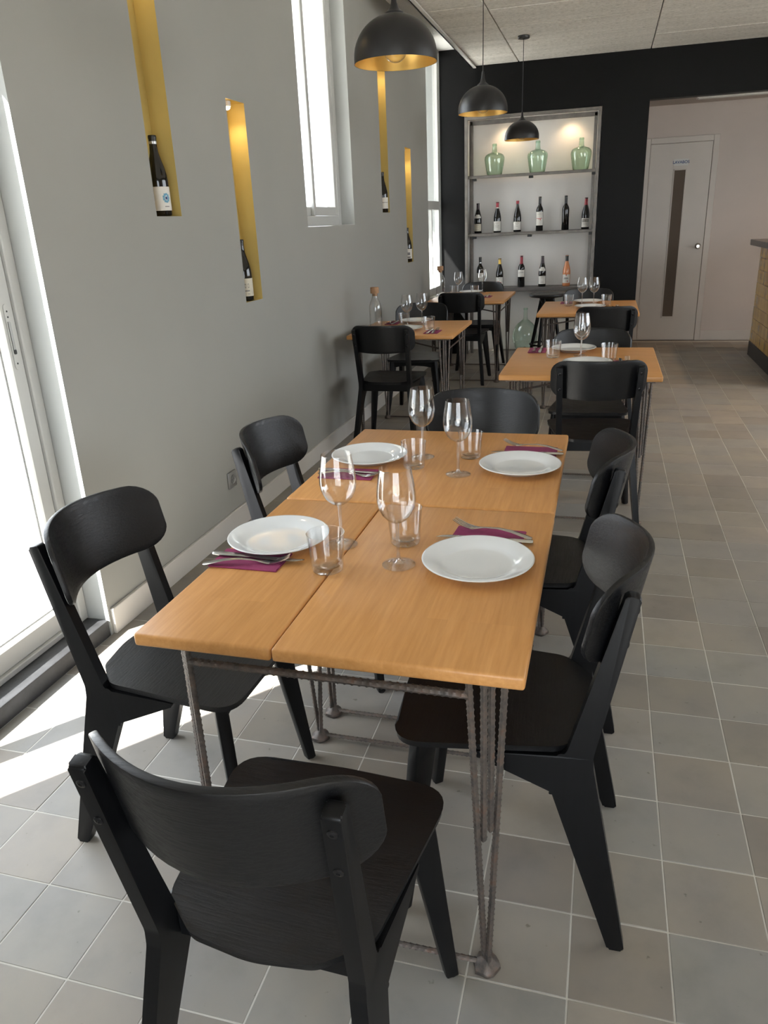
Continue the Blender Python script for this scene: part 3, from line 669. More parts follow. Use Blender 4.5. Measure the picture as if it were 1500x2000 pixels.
# ------------------------------------------------------------------ pendants
def pendant(x, y, zr, label):
    o = tag(empty('pendant_lamp', (x, y, zr)), label, 'lamp', 'black dome pendant lamps')
    R = .151; H = .138; n = 14
    arc = [(R * math.cos(t), .018 + H * math.sin(t)) for t in [PI / 2 * k / n for k in range(n)]]
    arc = [(R, 0)] + arc + [(.022, .018 + H)]
    bm = bmesh.new(); lathe(bm, arc + [(.020, .0165 + H)] + [(r - .0012, z) for r, z in arc[-2::-1]], 56); ob('shade', finish(bm, 'shade', 40), M['shade'], o)
    bm = bmesh.new(); lathe(bm, [(max(r - .0018, .01), z + .0002 if z == 0 else z - .0012) for r, z in arc], 56); ob('shade_lining', finish(bm, 'shade_lining', 60), M['lining'], o)
    zt = .018 + H
    bm = bmesh.new(); lathe(bm, [(.034, zt - .004), (.034, zt + .001), (.026, zt + .006), (.016, zt + .016), (.0105, zt + .032), (.008, zt + .055), (.0055, zt + .072), (0, zt + .074)], 24, cap0=True); ob('cap', bm, M['shade'], o)
    zc = 2.872 - zr
    bm = bmesh.new(); tube(bm, [(0, 0, zt + .07), (.001, 0, (zt + zc) / 2), (0, 0, zc - .02)], .0028, 8); ob('cord', bm, M['shade'], o)
    bm = bmesh.new(); lathe(bm, [(0, zc - .026), (.010, zc - .026), (.012, zc - .022), (.048, zc - .021), (.050, zc - .018), (.050, zc - .0005), (0, zc - .0005)], 28); ob('ceiling_rose', bm, M['shade'], o)
    bm = bmesh.new(); lathe(bm, [(.019, zt - .002), (.019, zt - .05), (.016, zt - .055), (0, zt - .055)], 20); ob('lamp_holder', bm, M['shade'], o)
    bm = bmesh.new(); c = .045; rb = .044; pts = [(.013, zt - .055), (.014, c + .055)] + [(rb * math.cos(t), c + rb * math.sin(t)) for t in [1.15 - (1.15 + PI / 2) * k / 14 for k in range(15)]]
    pts[-1] = (0, c - rb); lathe(bm, pts, 28); ob('bulb', finish(bm, 'bulb', 60), M['clearbulb'], o)
    return o
pendant(-.777, 3.05, 1.976, 'nearest and largest-looking black dome pendant lamp, hanging in front of the tall window')
pendant(-.782, 5.20, 2.040, 'middle black dome pendant lamp, overlapping the left top corner of the alcove')
pendant(-.781, 7.50, 2.075, 'farthest black dome pendant lamp, with its ceiling rose in view, in front of the shelves')

# ------------------------------------------------------------------ wall socket
ws = tag(empty('wall_socket', (XL, 3.25, .268)), 'square grey metal power socket low on the grey wall', 'socket')
bm = bmesh.new(); prism(bm, fillet([(-.042, -.042), (.042, -.042), (.042, .042), (-.042, .042)], .004, 3), lambda u, v, d: (d, u, v), .0005, .010, .003, 2); ob('cover_plate', bm, M['plate_metal'], ws)
bm = bmesh.new(); lathe(bm, [(.024, 0), (.024, .003), (.020, .003), (.0185, -.001), (0, -.001)], 28); o = ob('outlet', bm, M['plate_metal'], ws, loc=(.0105, 0, 0)); o.rotation_euler = (0, PI / 2, 0)
bm = bmesh.new()
for s in (-1, 1): lathe(bm, [(0, .0005), (.0025, .0005), (.0025, .001), (0, .001)], 10, cx=0, cy=.009 * s)
p_ = ob('pin_holes', bm, M['clip'], o)

# ------------------------------------------------------------------ chairs
def make_chair():
    root = empty('dining_chair')
    # seat
    rear = []
    out = fillet([(-.213, .208), (-.168, -.128), (-.10, -.182), (0, -.195), (.10, -.182), (.168, -.128), (.213, .208), (0, .216)], [.062, .06, .05, .2, .05, .06, .062, .3], 7)
    bm = bmesh.new(); N = len(out); cx, cy = 0, .02
    top, bot = [], []
    rings_t = []; 
    for s, dz in ((1, 0), (.93, -.0012), (.75, -.004), (.45, -.0065), (.15, -.0075)):
        rings_t.append([bm.verts.new((cx + (u - cx) * s, cy + (v - cy) * s, .456 + dz)) for u, v in out])
    for a, b in zip(rings_t, rings_t[1:]): bridge(bm, a, b)
    bm.faces.new(rings_t[-1])
    lo = [bm.verts.new((u, v, .441)) for u, v in out]; lo2 = [bm.verts.new((cx + (u - cx) * .97, cy + (v - cy) * .97, .4395)) for u, v in out]
    bridge(bm, rings_t[0], lo); bridge(bm, lo, lo2); bm.faces.new(lo2)
    bm.normal_update()
    es = [e for e in bm.edges if e.verts[0] in set(rings_t[0]) and e.verts[1] in set(rings_t[0])]
    bmesh.ops.bevel(bm, geom=es, offset=.003, segments=2, profile=.5, affect='EDGES')
    ob('seat', bm, M['chair'], root)
    # backrest shell
    bm = bmesh.new(); nu, nv = 28, 10; W = .213; t = .0125
    def shell(u, v, off):
        # u -1..1, v 0..1 ; rounded outline
        x = u * W; zc0, zc1 = .650 + .016 * u * u * 0, .832 - .010 * u * u
        rc = .060; d = max(0, abs(x) - (W - rc)) / rc; cut = rc * (1 - math.sqrt(max(0, 1 - d * d)))
        z0 = .650 + .004 * u * u + cut * .95; z1 = .830 - .006 * u * u - cut * .95
        z = z0 + (z1 - z0) * v
        y = -.268 + .100 * abs(u) ** 2.0 - (z - .74) * .20
        sl = .2 * u / W * 1.0; nrm = Vector((-2 * .100 * u / W, 1, .2)).normalized()
        return Vector((x, y, z)) + nrm * off
    us = [math.sin(PI / 2 * (2 * i / nu - 1)) * .999 for i in range(nu + 1)]
    G = [[[bm.verts.new(shell(u, j / nv, off)) for j in range(nv + 1)] for u in us] for off in (0, t)]
    for s, g in enumerate(G):
        for i in range(nu):
            for j in range(nv): bm.faces.new((g[i][j], g[i + 1][j], g[i + 1][j + 1], g[i][j + 1]) if s else (g[i][j + 1], g[i + 1][j + 1], g[i + 1][j], g[i][j]))
    a, b = G; rim = [(i, 0) for i in range(nu)] + [(nu, j) for j in range(nv)] + [(i, nv) for i in range(nu, 0, -1)] + [(0, j) for j in range(nv, 0, -1)]
    for k in range(len(rim)):
        (i, j), (i2, j2) = rim[k], rim[(k + 1) % len(rim)]
        bm.faces.new((a[i][j], a[i2][j2], b[i2][j2], b[i][j]))
    bm.normal_update(); rs = {a[i][j] for i, j in rim} | {b[i][j] for i, j in rim}; sa = {a[i][j] for i, j in rim}; sb_ = {b[i][j] for i, j in rim}
    es = [e for e in bm.edges if (e.verts[0] in sa and e.verts[1] in sa and e.is_manifold and e.calc_face_angle(0) > .7) or (e.verts[0] in sb_ and e.verts[1] in sb_ and e.is_manifold and e.calc_face_angle(0) > .7)]
    bmesh.ops.bevel(bm, geom=es, offset=.0028, segments=2, profile=.5, affect='EDGES')
    ob('backrest', bm, M['chair'], root)
    # rear legs with gusset, each one shaped board
    prof = [(-.274, .0), (-.191, .415), (-.189, .445), (-.253, .800), (-.226, .806), (-.139, .452), (-.128, .4385), (.050, .4385), (.045, .428), (-.112, .352), (-.240, .0)]
    rad = [.006, .05, .05, .006, .008, .05, .02, .003, .003, .012, .006]
    prof = fillet(prof, rad, 4)
    for sg in (-1, 1):
        def fx(u, v, d, sg=sg):
            base = .165 + (.045 * ((.43 - v) / .43) ** 1.3 if v < .43 else .010 * (v - .43) / .37)
            if u > -.10 and v > .33: base += (u + .10) * .10
            return (sg * (base + d), u, v)
        bm = bmesh.new(); prism(bm, prof, fx, -.013, .013, .0045, 2)
        lg = ob('leg', bm, M['chairleg'], root)
        for z in (.772, .700):
            y = -.189 - (z - .445) * .18 - .0005
            bm = bmesh.new(); lathe(bm, [(.0075, 0), (.0070, .0015), (.005, .0026), (.0028, .0028), (.0022, .0012), (0, .0012)], 14)
            s = ob('screw', bm, M['screw'], lg, loc=(sg * (.165 + .010 * (z - .43) / .37), y, z)); s.rotation_euler = (PI / 2 + .178, 0, 0)
        bm = bmesh.new(); lathe(bm, [(0, -.003 + .003), (.010, 0), (.010, .004), (0, .004)], 12, cx=sg * .212, cy=-.256); ob('glide', bm, M['clip'], lg)
    # front legs
    for sg in (-1, 1):
        bm = bmesh.new()
        t0 = Vector((sg * .160, .150, .4385)); b0 = Vector((sg * .209, .197, .0015)); ux = Vector((sg * .80, .60, 0)); uy = Vector((-sg * .60, .80, 0))
        rings = []
        for f, hw, hd in ((0, .029, .0145), (.12, .028, .0145), (.55, .0205, .0138), (1, .0135, .0125)):
            c = t0.lerp(b0, f); rings.append([bm.verts.new(c + ux * hw * i + uy * hd * j) for i, j in ((-1, -1), (1, -1), (1, 1), (-1, 1))])
        for p, q in zip(rings, rings[1:]): bridge(bm, p, q)
        bm.faces.new(rings[0]); bm.faces.new(rings[-1])
        bm.normal_update(); es = [e for e in bm.edges if e.is_manifold and e.calc_face_angle(0) > .8]
        bmesh.ops.bevel(bm, geom=es, offset=.004, segments=2, profile=.5, affect='EDGES')
        lg = ob('leg', bm, M['chairleg'], root)
        bm = bmesh.new(); lathe(bm, [(0, 0), (.011, 0), (.011, .004), (0, .004)], 12, cx=sg * .211, cy=.199); ob('glide', bm, M['clip'], lg)
    # aprons
    bm = bmesh.new(); pr = [(-.152, .4385), (-.150, .388), (-.09, .400), (0, .405), (.09, .400), (.150, .388), (.152, .4385)]
    prism(bm, pr, lambda u, v, d: (u, d, v), .142, .160, .003, 1); ob('apron', bm, M['chairleg'], root)
    bm = bmesh.new(); box(bm, -.155, .155, -.140, -.122, .385, .4385, .003); ob('apron', bm, M['chairleg'], root)
    return root
CH = make_chair(); CHMAP = tree_map(CH)
A90 = PI / 2
chairs = [
    (-.436, .891, -.027, 'black wooden chair seen from behind at the near end of the long table'),
    (-.939, 1.441, -A90 + .005, 'black chair beside the glass door, its rear legs in the patch of sunlight'),
    (-.830, 2.218, -A90 + .01, 'black chair between the grey wall with the socket and the long table'),
    (-.162, 1.428, A90 + .026, 'black chair on the aisle side of the long table, nearest the camera'),
    (-.172, 2.160, A90 + .01, 'black chair on the aisle side of the long table, behind the nearest aisle chair'),
    (-.412, 2.580, PI, 'black chair facing the camera across the far end of the long table'),
    (-1.361, 4.950, 0.0, 'black chair seen from behind, at the nearer wall table with the carafe'),
    (-1.380, 5.810, PI, 'black chair facing the camera behind the nearer wall table with a carafe'),
    (-.020, 3.705, .10, 'black chair seen from behind at the nearer aisle table, screws in its uprights'),
    (-.049, 4.248, PI, 'black chair facing the camera behind the nearer aisle table'),
    (.020, 5.865, .03, 'black chair seen from behind at the farther aisle table'),
    (-.130, 6.800, PI, 'black chair facing the camera behind the farther aisle table, near the stool'),
    (-1.240, 7.150, 0.0, 'black chair seen from behind at the farthest wall table by the far window'),
    (-1.193, 7.808, PI, 'black chair facing the camera behind the farthest wall table, under the shelves'),
]
for i, (x, y, rz, lb) in enumerate(chairs):
    c = CH if i == 0 else copy_tree(CH, CHMAP)
    c.location = (x, y, .0008); c.rotation_euler = (0, 0, rz); tag(c, lb, 'chair', 'black dining chairs')

# ------------------------------------------------------------------ stool
st = tag(empty('bar_stool', (-.52, 7.60, .0008), .4), 'round-seated black bar stool between the two rows of far tables', 'stool')
bm = bmesh.new(); lathe(bm, [(0, .708), (.10, .708), (.155, .716), (.172, .730), (.170, .742), (.155, .748), (.10, .742), (0, .738)], 36); ob('seat', finish(bm, 'seat', 50), M['chair'], st)
bm = bmesh.new(); lathe(bm, [(.055, .66), (.075, .7075), (0, .7075)], 24, cap0=True); ob('seat_hub', bm, M['chairleg'], st)
for k in range(4):
    a = PI / 4 + k * PI / 2; bm = bmesh.new(); tube(bm, [(.055 * math.cos(a), .055 * math.sin(a), .70), (.20 * math.cos(a), .20 * math.sin(a), .001)], [.019, .014], 12); ob('leg', bm, M['chairleg'], st)
bm = bmesh.new(); rr = .055 + (.70 - .27) / .70 * .145
tube(bm, [(rr * 1.04 * math.cos(2 * PI * k / 32), rr * 1.04 * math.sin(2 * PI * k / 32), .27) for k in range(33)], .010, 8, False); ob('foot_ring', bm, M['chairleg'], st)

# ------------------------------------------------------------------ tables
TH = .027; TZ = .74
def leg_mesh(sx, sy):
    """corner cluster of bent reinforcing bars, foot at origin; outward = (sx, sy)"""
    bm = bmesh.new(); f1 = Vector((-sx * .004, sy * -.004, .016)); f2 = Vector((sx * .004, sy * .004, .016)); zt = TZ - TH - .001
    t1 = Vector((-sx * .029, -sy * -.035 * 1, zt)); t1 = Vector((-sx * .029, sy * .035, zt)); t4 = Vector((sx * .026, -sy * .040, zt)); tm = Vector((-sx * .001, 0, zt))
    rebar(bm, f1, t1); rebar(bm, f2, t4)
    m1 = f1.lerp(t1, .47) + Vector((sx * .010, -sy * .006, 0)); m4 = f2.lerp(t4, .48) + Vector((-sx * .010, sy * .006, 0))
    rebar(bm, m1, tm + Vector((-sx * .006, sy * .006, 0))); rebar(bm, m4, tm + Vector((sx * .006, -sy * .006, 0)))
    return finish(bm, 'leg', 30)
def pad_mesh():
    bm = bmesh.new(); n = 14; prof = [(.0, 0.0), (.024, 0), (.027, .004), (.026, .012), (.017, .019), (.011, .026), (0, .028)]
    lathe(bm, prof, n)
    for v in bm.verts:
        if v.co.xy.length > .005: k = 1 + .10 * math.sin(v.co.x * 310 + 1) + .08 * math.cos(v.co.y * 270); v.co.x *= k; v.co.y *= k
    return finish(bm, 'foot_pad', 50)
LEGS = {(sx, sy): leg_mesh(sx, sy) for sx in (-1, 1) for sy in (-1, 1)}; PAD = pad_mesh()
for m_ in list(LEGS.values()) + [PAD]: m_.materials.append(M['iron'])
def table(x0, x1, y0, y1, label, group, tops, mat, style, ix=.067, iy=.058):
    cx, cy = (x0 + x1) / 2, (y0 + y1) / 2; hw, hd = (x1 - x0) / 2, (y1 - y0) / 2
    o = tag(empty('dining_table', (cx, cy, .0006)), label, 'table', group)
    for (a, b) in tops:
        bm = bmesh.new(); box(bm, a - cx, b - cx, -hd, hd, TZ - TH, TZ)
        es = [e for e in bm.edges]
        bmesh.ops.bevel(bm, geom=es, offset=.006, segments=3, profile=.5, affect='EDGES')
        ob('tabletop', bm, M[mat], o)
    fx, fy = hw - ix, hd - iy
    for (sx, sy), me in LEGS.items():
        l = ob('leg', me, None, o, loc=(sx * fx, sy * fy, 0)); ob('foot_pad', PAD, None, l)
    for sy in (-1, 1):
        bm = bmesh.new(); rebar(bm, (-fx + .01, sy * fy, .014), (fx - .01, sy * fy, .014), .005); ob('floor_rail', bm, M['iron'], o)
        if style == 'rail':
            bm = bmesh.new(); rebar(bm, (-fx + .029, sy * (fy + .033), TZ - TH - .036), (fx - .029, sy * (fy + .033), TZ - TH - .036), .0072); ob('top_rail', bm, M['iron'], o)
    if style == 'brace':
        zr = TZ - TH - .075
        for s in (-1, 1):
            bm = bmesh.new(); tube(bm, [(-fx + .01, -s * (fy - .01), zr + (.012 if s > 0 else 0)), (fx - .01, s * (fy - .01), zr + (.012 if s > 0 else 0))], .0055, 8); ob('brace', bm, M['iron'], o)
            bm = bmesh.new(); tube(bm, [(s * (fx + .02), -fy + .035, zr), (s * (fx + .02), fy - .035, zr)], .0055, 8); ob('side_rail', bm, M['iron'], o)
        bm = bmesh.new()
        for s in (-1, 1): box(bm, -hw + .03, hw - .03, s * (hd - .035) - .012, s * (hd - .035) + .012, TZ - TH - .0085, TZ - TH - .0005)
        ob('steel_strap', bm, M['iron'], o)
    return o
table(-.811, -.087, 1.055, 1.799, 'nearest beech table on rebar legs, its top split lengthwise into two boards', 'beech tables', [(-.811, -.5345), (-.5325, -.087)], 'beech_y', 'rail')
table(-.812, -.088, 1.806, 2.548, 'beech table with undivided top pushed against the back of the nearest table', 'beech tables', [(-.812, -.088)], 'beech_y', 'rail')
table(-1.652, -.926, 4.895, 5.665, 'beech table against the grey wall carrying a corked carafe, nearer of two', 'beech tables', [(-1.652, -.926)], 'beech_x', 'brace')
table(-.460, .278, 3.580, 4.400, 'beech table by the aisle behind the long table, with two wine glasses in line', 'beech tables', [(-.460, .278)], 'beech_x', 'brace')
table(-.487, .262, 5.990, 6.900, 'farther beech table by the aisle, near the white door', 'beech tables', [(-.487, .262)], 'beech_x', 'brace')
table(-1.585, -.860, 7.005, 7.960, 'farthest beech table beside the far window, under the alcove', 'beech tables', [(-1.585, -.860)], 'beech_x', 'brace')

# ------------------------------------------------------------------ tableware
TT = TZ + .0008
def plate_me():
    bm = bmesh.new(); lathe(bm, [(0, .0035), (.045, .003), (.066, 0.0), (.072, 0), (.076, .004), (.094, .012), (.1155, .0185), (.1190, .0205), (.1195, .0218), (.1180, .0230), (.115, .0226), (.096, .0170), (.083, .0120), (.077, .0085), (.070, .0075), (.035, .0070), (0, .0070)], 72)
    return finish(bm, 'dinner_plate', 60)
def wine_me():
    """bowl with wall thickness, stem, foot"""
    bo = [(.0050, .098), (.012, .1005), (.022, .107), (.032, .118), (.0392, .134), (.0420, .150), (.0418, .163), (.0398, .182), (.0368, .200), (.0338, .2195)]
    t = .0010; bi = [(.0330, .2195)] + [(r - t, z + .0006) for r, z in bo[-2:0:-1]] + [(0, .1045)]
    bm = bmesh.new(); lathe(bm, bo + bi, 48); bowl = finish(bm, 'bowl', 60)
    bm = bmesh.new(); lathe(bm, [(.0050, .0995), (.0042, .094), (.0034, .080), (.0033, .04), (.0040, .018), (.0060, .0095), (.012, .0058)], 20); stem = finish(bm, 'stem', 60)
    bm = bmesh.new(); lathe(bm, [(.006, .0095), (.012, .0058), (.024, .0034), (.036, .0020), (.0365, .0012), (.036, .0004), (.020, .0010), (0, .0012)], 48); foot = finish(bm, 'foot', 60)
    return bowl, stem, foot
def tumbler_me():
    o = [(0, .0), (.029, 0), (.0325, .001), (.0338, .005), (.0410, .0855), (.0413, .0868)]; i = [(.0400, .0868), (.0395, .0850), (.0325, .016), (.029, .0118), (.012, .0105), (0, .0112)]
    bm = bmesh.new(); lathe(bm, o + i, 48); return finish(bm, 'water_glass', 60)
def fork_me():
    bm = bmesh.new(); L = .195
    def zc(s): # arch along length, s 0 (handle end) .. 1 tip
        return .0022 + .010 * math.sin(min(1, s / .74) * PI) ** 1.2 * (1 if s < .74 else 0) + (.0 if s < .74 else .0) + (.014 * ((s - .78) / .22) ** 1.6 if s > .78 else 0)
    hw = [(0, .0055), (.03, .0085), (.10, .0092), (.25, .0078), (.42, .0050), (.56, .0036), (.62, .0038), (.68, .0075), (.73, .0115), (.77, .0123)]
    rows = []
    for s, w in hw:
        y = s * L; z = zc(s); rows.append([bm.verts.new((x, y, z + dz)) for x, dz in ((-w, 0), (-w * .6, .0013), (w * .6, .0013), (w, 0), (w * .6, -.0010), (-w * .6, -.0010))])
    for a, b in zip(rows, rows[1:]): bridge(bm, a, b)
    bm.faces.new(rows[0]); bm.faces.new(rows[-1])
    for k in range(4):
        xc = -.0095 + k * .00633; rr = []
        for s in (.765, .82, .88, .94, 1.0):
            w = .0020 if s < .99 else .0009; y = s * L; z = zc(s); rr.append([bm.verts.new((xc + x, y, z + dz)) for x, dz in ((-w, -.0008), (w, -.0008), (w, .0009), (-w, .0009))])
        for a, b in zip(rr, rr[1:]): bridge(bm, a, b)
        bm.faces.new(rr[0]); bm.faces.new(rr[-1])
    return finish(bm, 'fork', 40)
def knife_me():
    bm = bmesh.new(); L = .222; rows = []
    for s, x0, x1, t in ((0, -.0070, .0070, .0030), (.03, -.0085, .0085, .0035), (.25, -.0078, .0078, .0034), (.42, -.0062, .0062, .0030), (.46, -.0060, .0060, .0016), (.50, -.0066, .0090, .0010), (.70, -.0066, .0105, .0009), (.85, -.0066, .0100, .0008), (.94, -.0066, .0055, .0007), (1.0, -.0066, -.0050, .0005)):
        y = s * L; rows.append([bm.verts.new((x, y, .0042 + dz)) for x, dz in ((x0, 0), (x0 + (x1 - x0) * .25, t), (x0 + (x1 - x0) * .75, t), (x1, 0), (x0 + (x1 - x0) * .75, -t), (x0 + (x1 - x0) * .25, -t))])
    for a, b in zip(rows, rows[1:]): bridge(bm, a, b)
    bm.faces.new(rows[0]); bm.faces.new(rows[-1])
    return finish(bm, 'knife', 40)
def napkin_me():
    bm = bmesh.new(); w, d = .081, .047
    for i, (z, sx, sy) in enumerate(((.0003, 0, 0), (.0014, .001, .0008), (.0025, -.0008, .0012))):
        n = 8; rows = [[], []]
        top = [bm.verts.new((x + sx, y + sy, z + .0009 + .0006 * math.sin(x * 60 + i))) for x, y in ((-w, -d), (w, -d), (w, d), (-w, d))]
        bot = [bm.verts.new((x + sx, y + sy, z)) for x, y in ((-w, -d), (w, -d), (w, d), (-w, d))]
        bm.faces.new(top); bm.faces.new(bot[::-1]); bridge(bm, bot, top)
    # fold along one long side
    f = [bm.verts.new((x, -d + .001 - .0022 * math.sin(t), .0002 + .0035 * (1 - math.cos(t)) / 2)) for t in [PI * k / 5 for k in range(6)] for x in (-w, w)]
    for k in range(5): bm.faces.new((f[2 * k], f[2 * k + 1], f[2 * k + 3], f[2 * k + 2]))
    return finish(bm, 'napkin', 30)
ME = dict(plate=plate_me(), tumbler=tumbler_me(), fork=fork_me(), knife=knife_me(), napkin=napkin_me()); BOWL, STEM, FOOT = wine_me()
for k, m_ in (('plate', 'porcelain'), ('tumbler', 'glass'), ('fork', 'cutlery'), ('knife', 'cutlery'), ('napkin', 'napkin')): ME[k].materials.append(M[m_])
for m_, g_ in ((BOWL, 'glass'), (STEM, 'glassstem'), (FOOT, 'glassfoot')): m_.materials.append(M[g_])
def plate(x, y, lb, g): return tag(ob('dinner_plate', ME['plate'], None, None, (x, y, TT)), lb, 'plate', g)
def tumbler(x, y, lb, g, s=1.): o = tag(ob('water_glass', ME['tumbler'], None, None, (x, y, TT)), lb, 'glass', g); o.scale = (s, s, s); return o
def wine(x, y, lb, g):
    o = tag(empty('wine_glass', (x, y, TT), random.random()), lb, 'wine glass', g)
    ob('bowl', BOWL, None, o); ob('stem', STEM, None, o); ob('foot', FOOT, None, o); return o
def line_obj(name, me, tail, head, z, lb, cat, g, pitch=0, flip=False):
    d = Vector((head[0] - tail[0], head[1] - tail[1])); rz = math.atan2(d.y, d.x) - PI / 2
    o = tag(ob(name, me, None, None, (tail[0], tail[1], z)), lb, cat, g); o.rotation_euler = (pitch, 0, rz)
    return o
def napkin(x, y, rz, lb, g): return tag(ob('napkin', ME['napkin'], None, None, (x, y, TT - .0003), rz), lb, 'napkin', g)
NZ = TT + .0042
gp, gw, gt_, gn, gf, gk = 'white dinner plates', 'wine glasses on the tables', 'water glasses on the tables', 'plum napkins', 'forks on the napkins', 'knives on the napkins'
S1, S2, S3, S4 = 'on the long table, left front', 'on the long table, right front', 'on the long table, left back', 'on the long table, right back'
plate(-.706, 1.509, 'white dinner plate ' + S1, gp); plate(-.227, 1.459, 'white dinner plate ' + S2, gp); plate(-.682, 2.180, 'white dinner plate ' + S3, gp); plate(-.209, 2.143, 'white dinner plate ' + S4, gp)
wine(-.554, 1.521, 'clear wine glass beside the plate ' + S1, gw); wine(-.396, 1.438, 'clear wine glass left of the plate ' + S2, gw)
wine(-.521, 2.229, 'clear wine glass right of the plate ' + S3, gw); wine(-.380, 2.072, 'clear wine glass left of the plate ' + S4, gw)
tumbler(-.541, 1.386, 'clear water glass over the board joint ' + S1, gt_); tumbler(-.411, 1.558, 'clear water glass behind the wine glass ' + S2, gt_)
tumbler(-.524, 2.122, 'clear water glass in front of the wine glass ' + S3, gt_, .93); tumbler(-.373, 2.248, 'clear water glass behind the wine glass ' + S4, gt_, .93)
napkin(-.729, 1.399, .0, 'plum napkin under knife and fork ' + S1, gn)
line_obj('knife', ME['knife'], (-.825, 1.408), (-.603, 1.402), NZ, 'steel knife, upper of the pair on the plum napkin ' + S1, 'knife', gk)
line_obj('fork', ME['fork'], (-.822, 1.352), (-.636, 1.398), NZ, 'steel fork, lower of the pair on the plum napkin ' + S1, 'fork', gf)
napkin(-.228, 1.620, -.07, 'plum napkin beyond the plate ' + S2, gn)
line_obj('knife', ME['knife'], (-.122, 1.592), (-.344, 1.592), NZ, 'steel knife closest to the plate ' + S2, 'knife', gk)
line_obj('fork', ME['fork'], (-.126, 1.604), (-.313, 1.656), NZ + .004, 'steel fork on the napkin ' + S2, 'fork', gf, .02)
napkin(-.702, 2.026, .02, 'plum napkin in front of the plate ' + S3, gn)
line_obj('knife', ME['knife'], (-.80, 2.040), (-.578, 2.030), NZ, 'steel knife nearest the plate ' + S3, 'knife', gk)
line_obj('fork', ME['fork'], (-.790, 2.006), (-.595, 2.003), NZ, 'steel fork on the napkin ' + S3, 'fork', gf)
napkin(-.195, 2.328, -.01, 'plum napkin beyond the plate ' + S4, gn)
line_obj('knife', ME['knife'], (-.092, 2.290), (-.314, 2.290), NZ, 'steel knife closest to the plate ' + S4, 'knife', gk)
line_obj('fork', ME['fork'], (-.096, 2.317), (-.283, 2.368), NZ + .004, 'steel fork on the napkin ' + S4, 'fork', gf, .02)
# wall table (nearer)
def setting(nx, ny, rz, tail_k, tail_f, ang, lb):
    napkin(nx, ny, rz, 'plum napkin ' + lb, gn)
    d = (math.cos(ang), math.sin(ang)); px, py = -d[1], d[0]
    line_obj('knife', ME['knife'], (nx - d[0] * .10 + px * .018, ny - d[1] * .10 + py * .018), (nx + d[0] * .1 + px * .018, ny + d[1] * .1 + py * .018), NZ, 'steel knife on the plum napkin ' + lb, 'knife', gk)
    line_obj('fork', ME['fork'], (nx - d[0] * .09 - px * .016, ny - d[1] * .09 - py * .016), (nx + d[0] * .1 - px * .016, ny + d[1] * .1 - py * .016), NZ, 'steel fork on the plum napkin ' + lb, 'fork', gf)
B = 'on the nearer wall table'
plate(-1.300, 5.140, 'white dinner plate behind the near chair ' + B, gp); plate(-1.328, 5.560, 'white dinner plate on the far side ' + B, gp)
wine(-1.333, 5.325, 'left-hand clear wine glass ' + B, gw); wine(-1.250, 5.560 - .13, 'right-hand clear wine glass ' + B, gw)
tumbler(-1.375, 5.405, 'clear water glass behind the left-hand wine glass ' + B, gt_); tumbler(-1.140, 5.165, 'clear water glass beside the near plum napkin ' + B, gt_)
setting(-1.090, 5.045, A90, 0, 0, A90, 'at the near corner ' + B); setting(-1.49, 5.53, A90, 0, 0, -A90, 'at the far left ' + B)
Cn = 'on the nearer aisle table'
plate(-.142, 4.280, 'white dinner plate on the far side ' + Cn, gp); plate(-.060, 3.850, 'white dinner plate above the chair back ' + Cn, gp)
wine(-.096, 4.010, 'nearer of two clear wine glasses in line ' + Cn, gw); wine(-.100, 4.125, 'farther of two clear wine glasses in line ' + Cn, gw)
tumbler(-.238, 4.075, 'left-hand clear water glass ' + Cn, gt_); tumbler(.042, 3.970, 'right-hand clear water glass ' + Cn, gt_)
setting(-.335, 4.290, A90, 0, 0, -A90, 'at the far left ' + Cn); setting(.115, 3.890, A90, 0, 0, A90, 'at the near right ' + Cn)
D = 'on the farther aisle table'
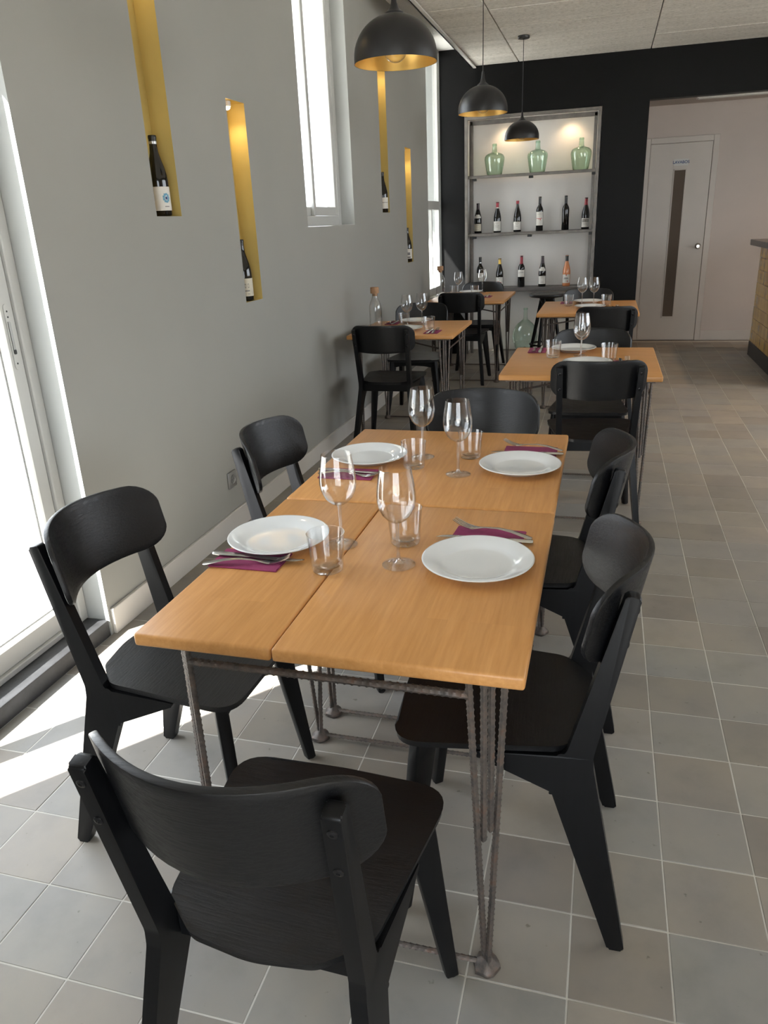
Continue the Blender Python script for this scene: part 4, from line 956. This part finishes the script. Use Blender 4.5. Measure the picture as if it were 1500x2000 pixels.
plate(-.127, 6.740, 'white dinner plate on the far side ' + D, gp); plate(-.100, 6.340, 'white dinner plate on the near side ' + D, gp)
wine(-.170, 6.560, 'left-hand clear wine glass ' + D, gw); wine(-.078, 6.560, 'right-hand clear wine glass ' + D, gw)
tumbler(-.274, 6.540, 'left-hand clear water glass ' + D, gt_); tumbler(.022, 6.500, 'right-hand clear water glass ' + D, gt_)
setting(.090, 6.270, A90, 0, 0, A90, 'at the near right ' + D); setting(-.30, 6.76, A90, 0, 0, -A90, 'at the far left ' + D)
E_ = 'on the farthest wall table'
plate(-1.455, 7.50, 'white dinner plate at the left ' + E_, gp); plate(-1.290, 7.82, 'white dinner plate at the right ' + E_, gp)
wine(-1.385, 7.66, 'left-hand clear wine glass ' + E_, gw); wine(-1.185, 7.90, 'right-hand clear wine glass ' + E_, gw)
tumbler(-1.44, 7.72, 'clear water glass behind the left-hand wine glass ' + E_, gt_); tumbler(-1.225, 7.66, 'clear water glass between the two wine glasses ' + E_, gt_)
setting(-1.075, 7.42, A90, 0, 0, A90, 'at the right ' + E_)
# carafes
def carafe(x, y, lb):
    o = tag(empty('carafe', (x, y, TT)), lb, 'carafe', 'corked glass carafes')
    t = .002; P = [(0, .001), (.038, 0), (.0430, .003), (.0440, .010), (.0440, .135), (.0415, .160), (.033, .185), (.0235, .202), (.0205, .215), (.0205, .238), (.0215, .240)]
    I = [(.0190, .240), (.0180, .236)] + [(max(r - t, 0), z + (.004 if z < .02 else 0)) for r, z in P[-3:0:-1]] + [(0, .005)]
    bm = bmesh.new(); lathe(bm, P + I, 36); ob('body', finish(bm, 'body', 60), M['glass'], o)
    bm = bmesh.new(); lathe(bm, [(0, .222), (.0175, .222), (.0182, .2405), (.029, .2407), (.030, .243), (.030, .279), (.028, .281), (0, .281)], 28); ob('stopper', bm, M['cork'], o)
carafe(-1.545, 5.257, 'clear glass carafe with cork stopper on the nearer wall table'); carafe(-1.555, 7.60, 'clear glass carafe with cork stopper by the far window')
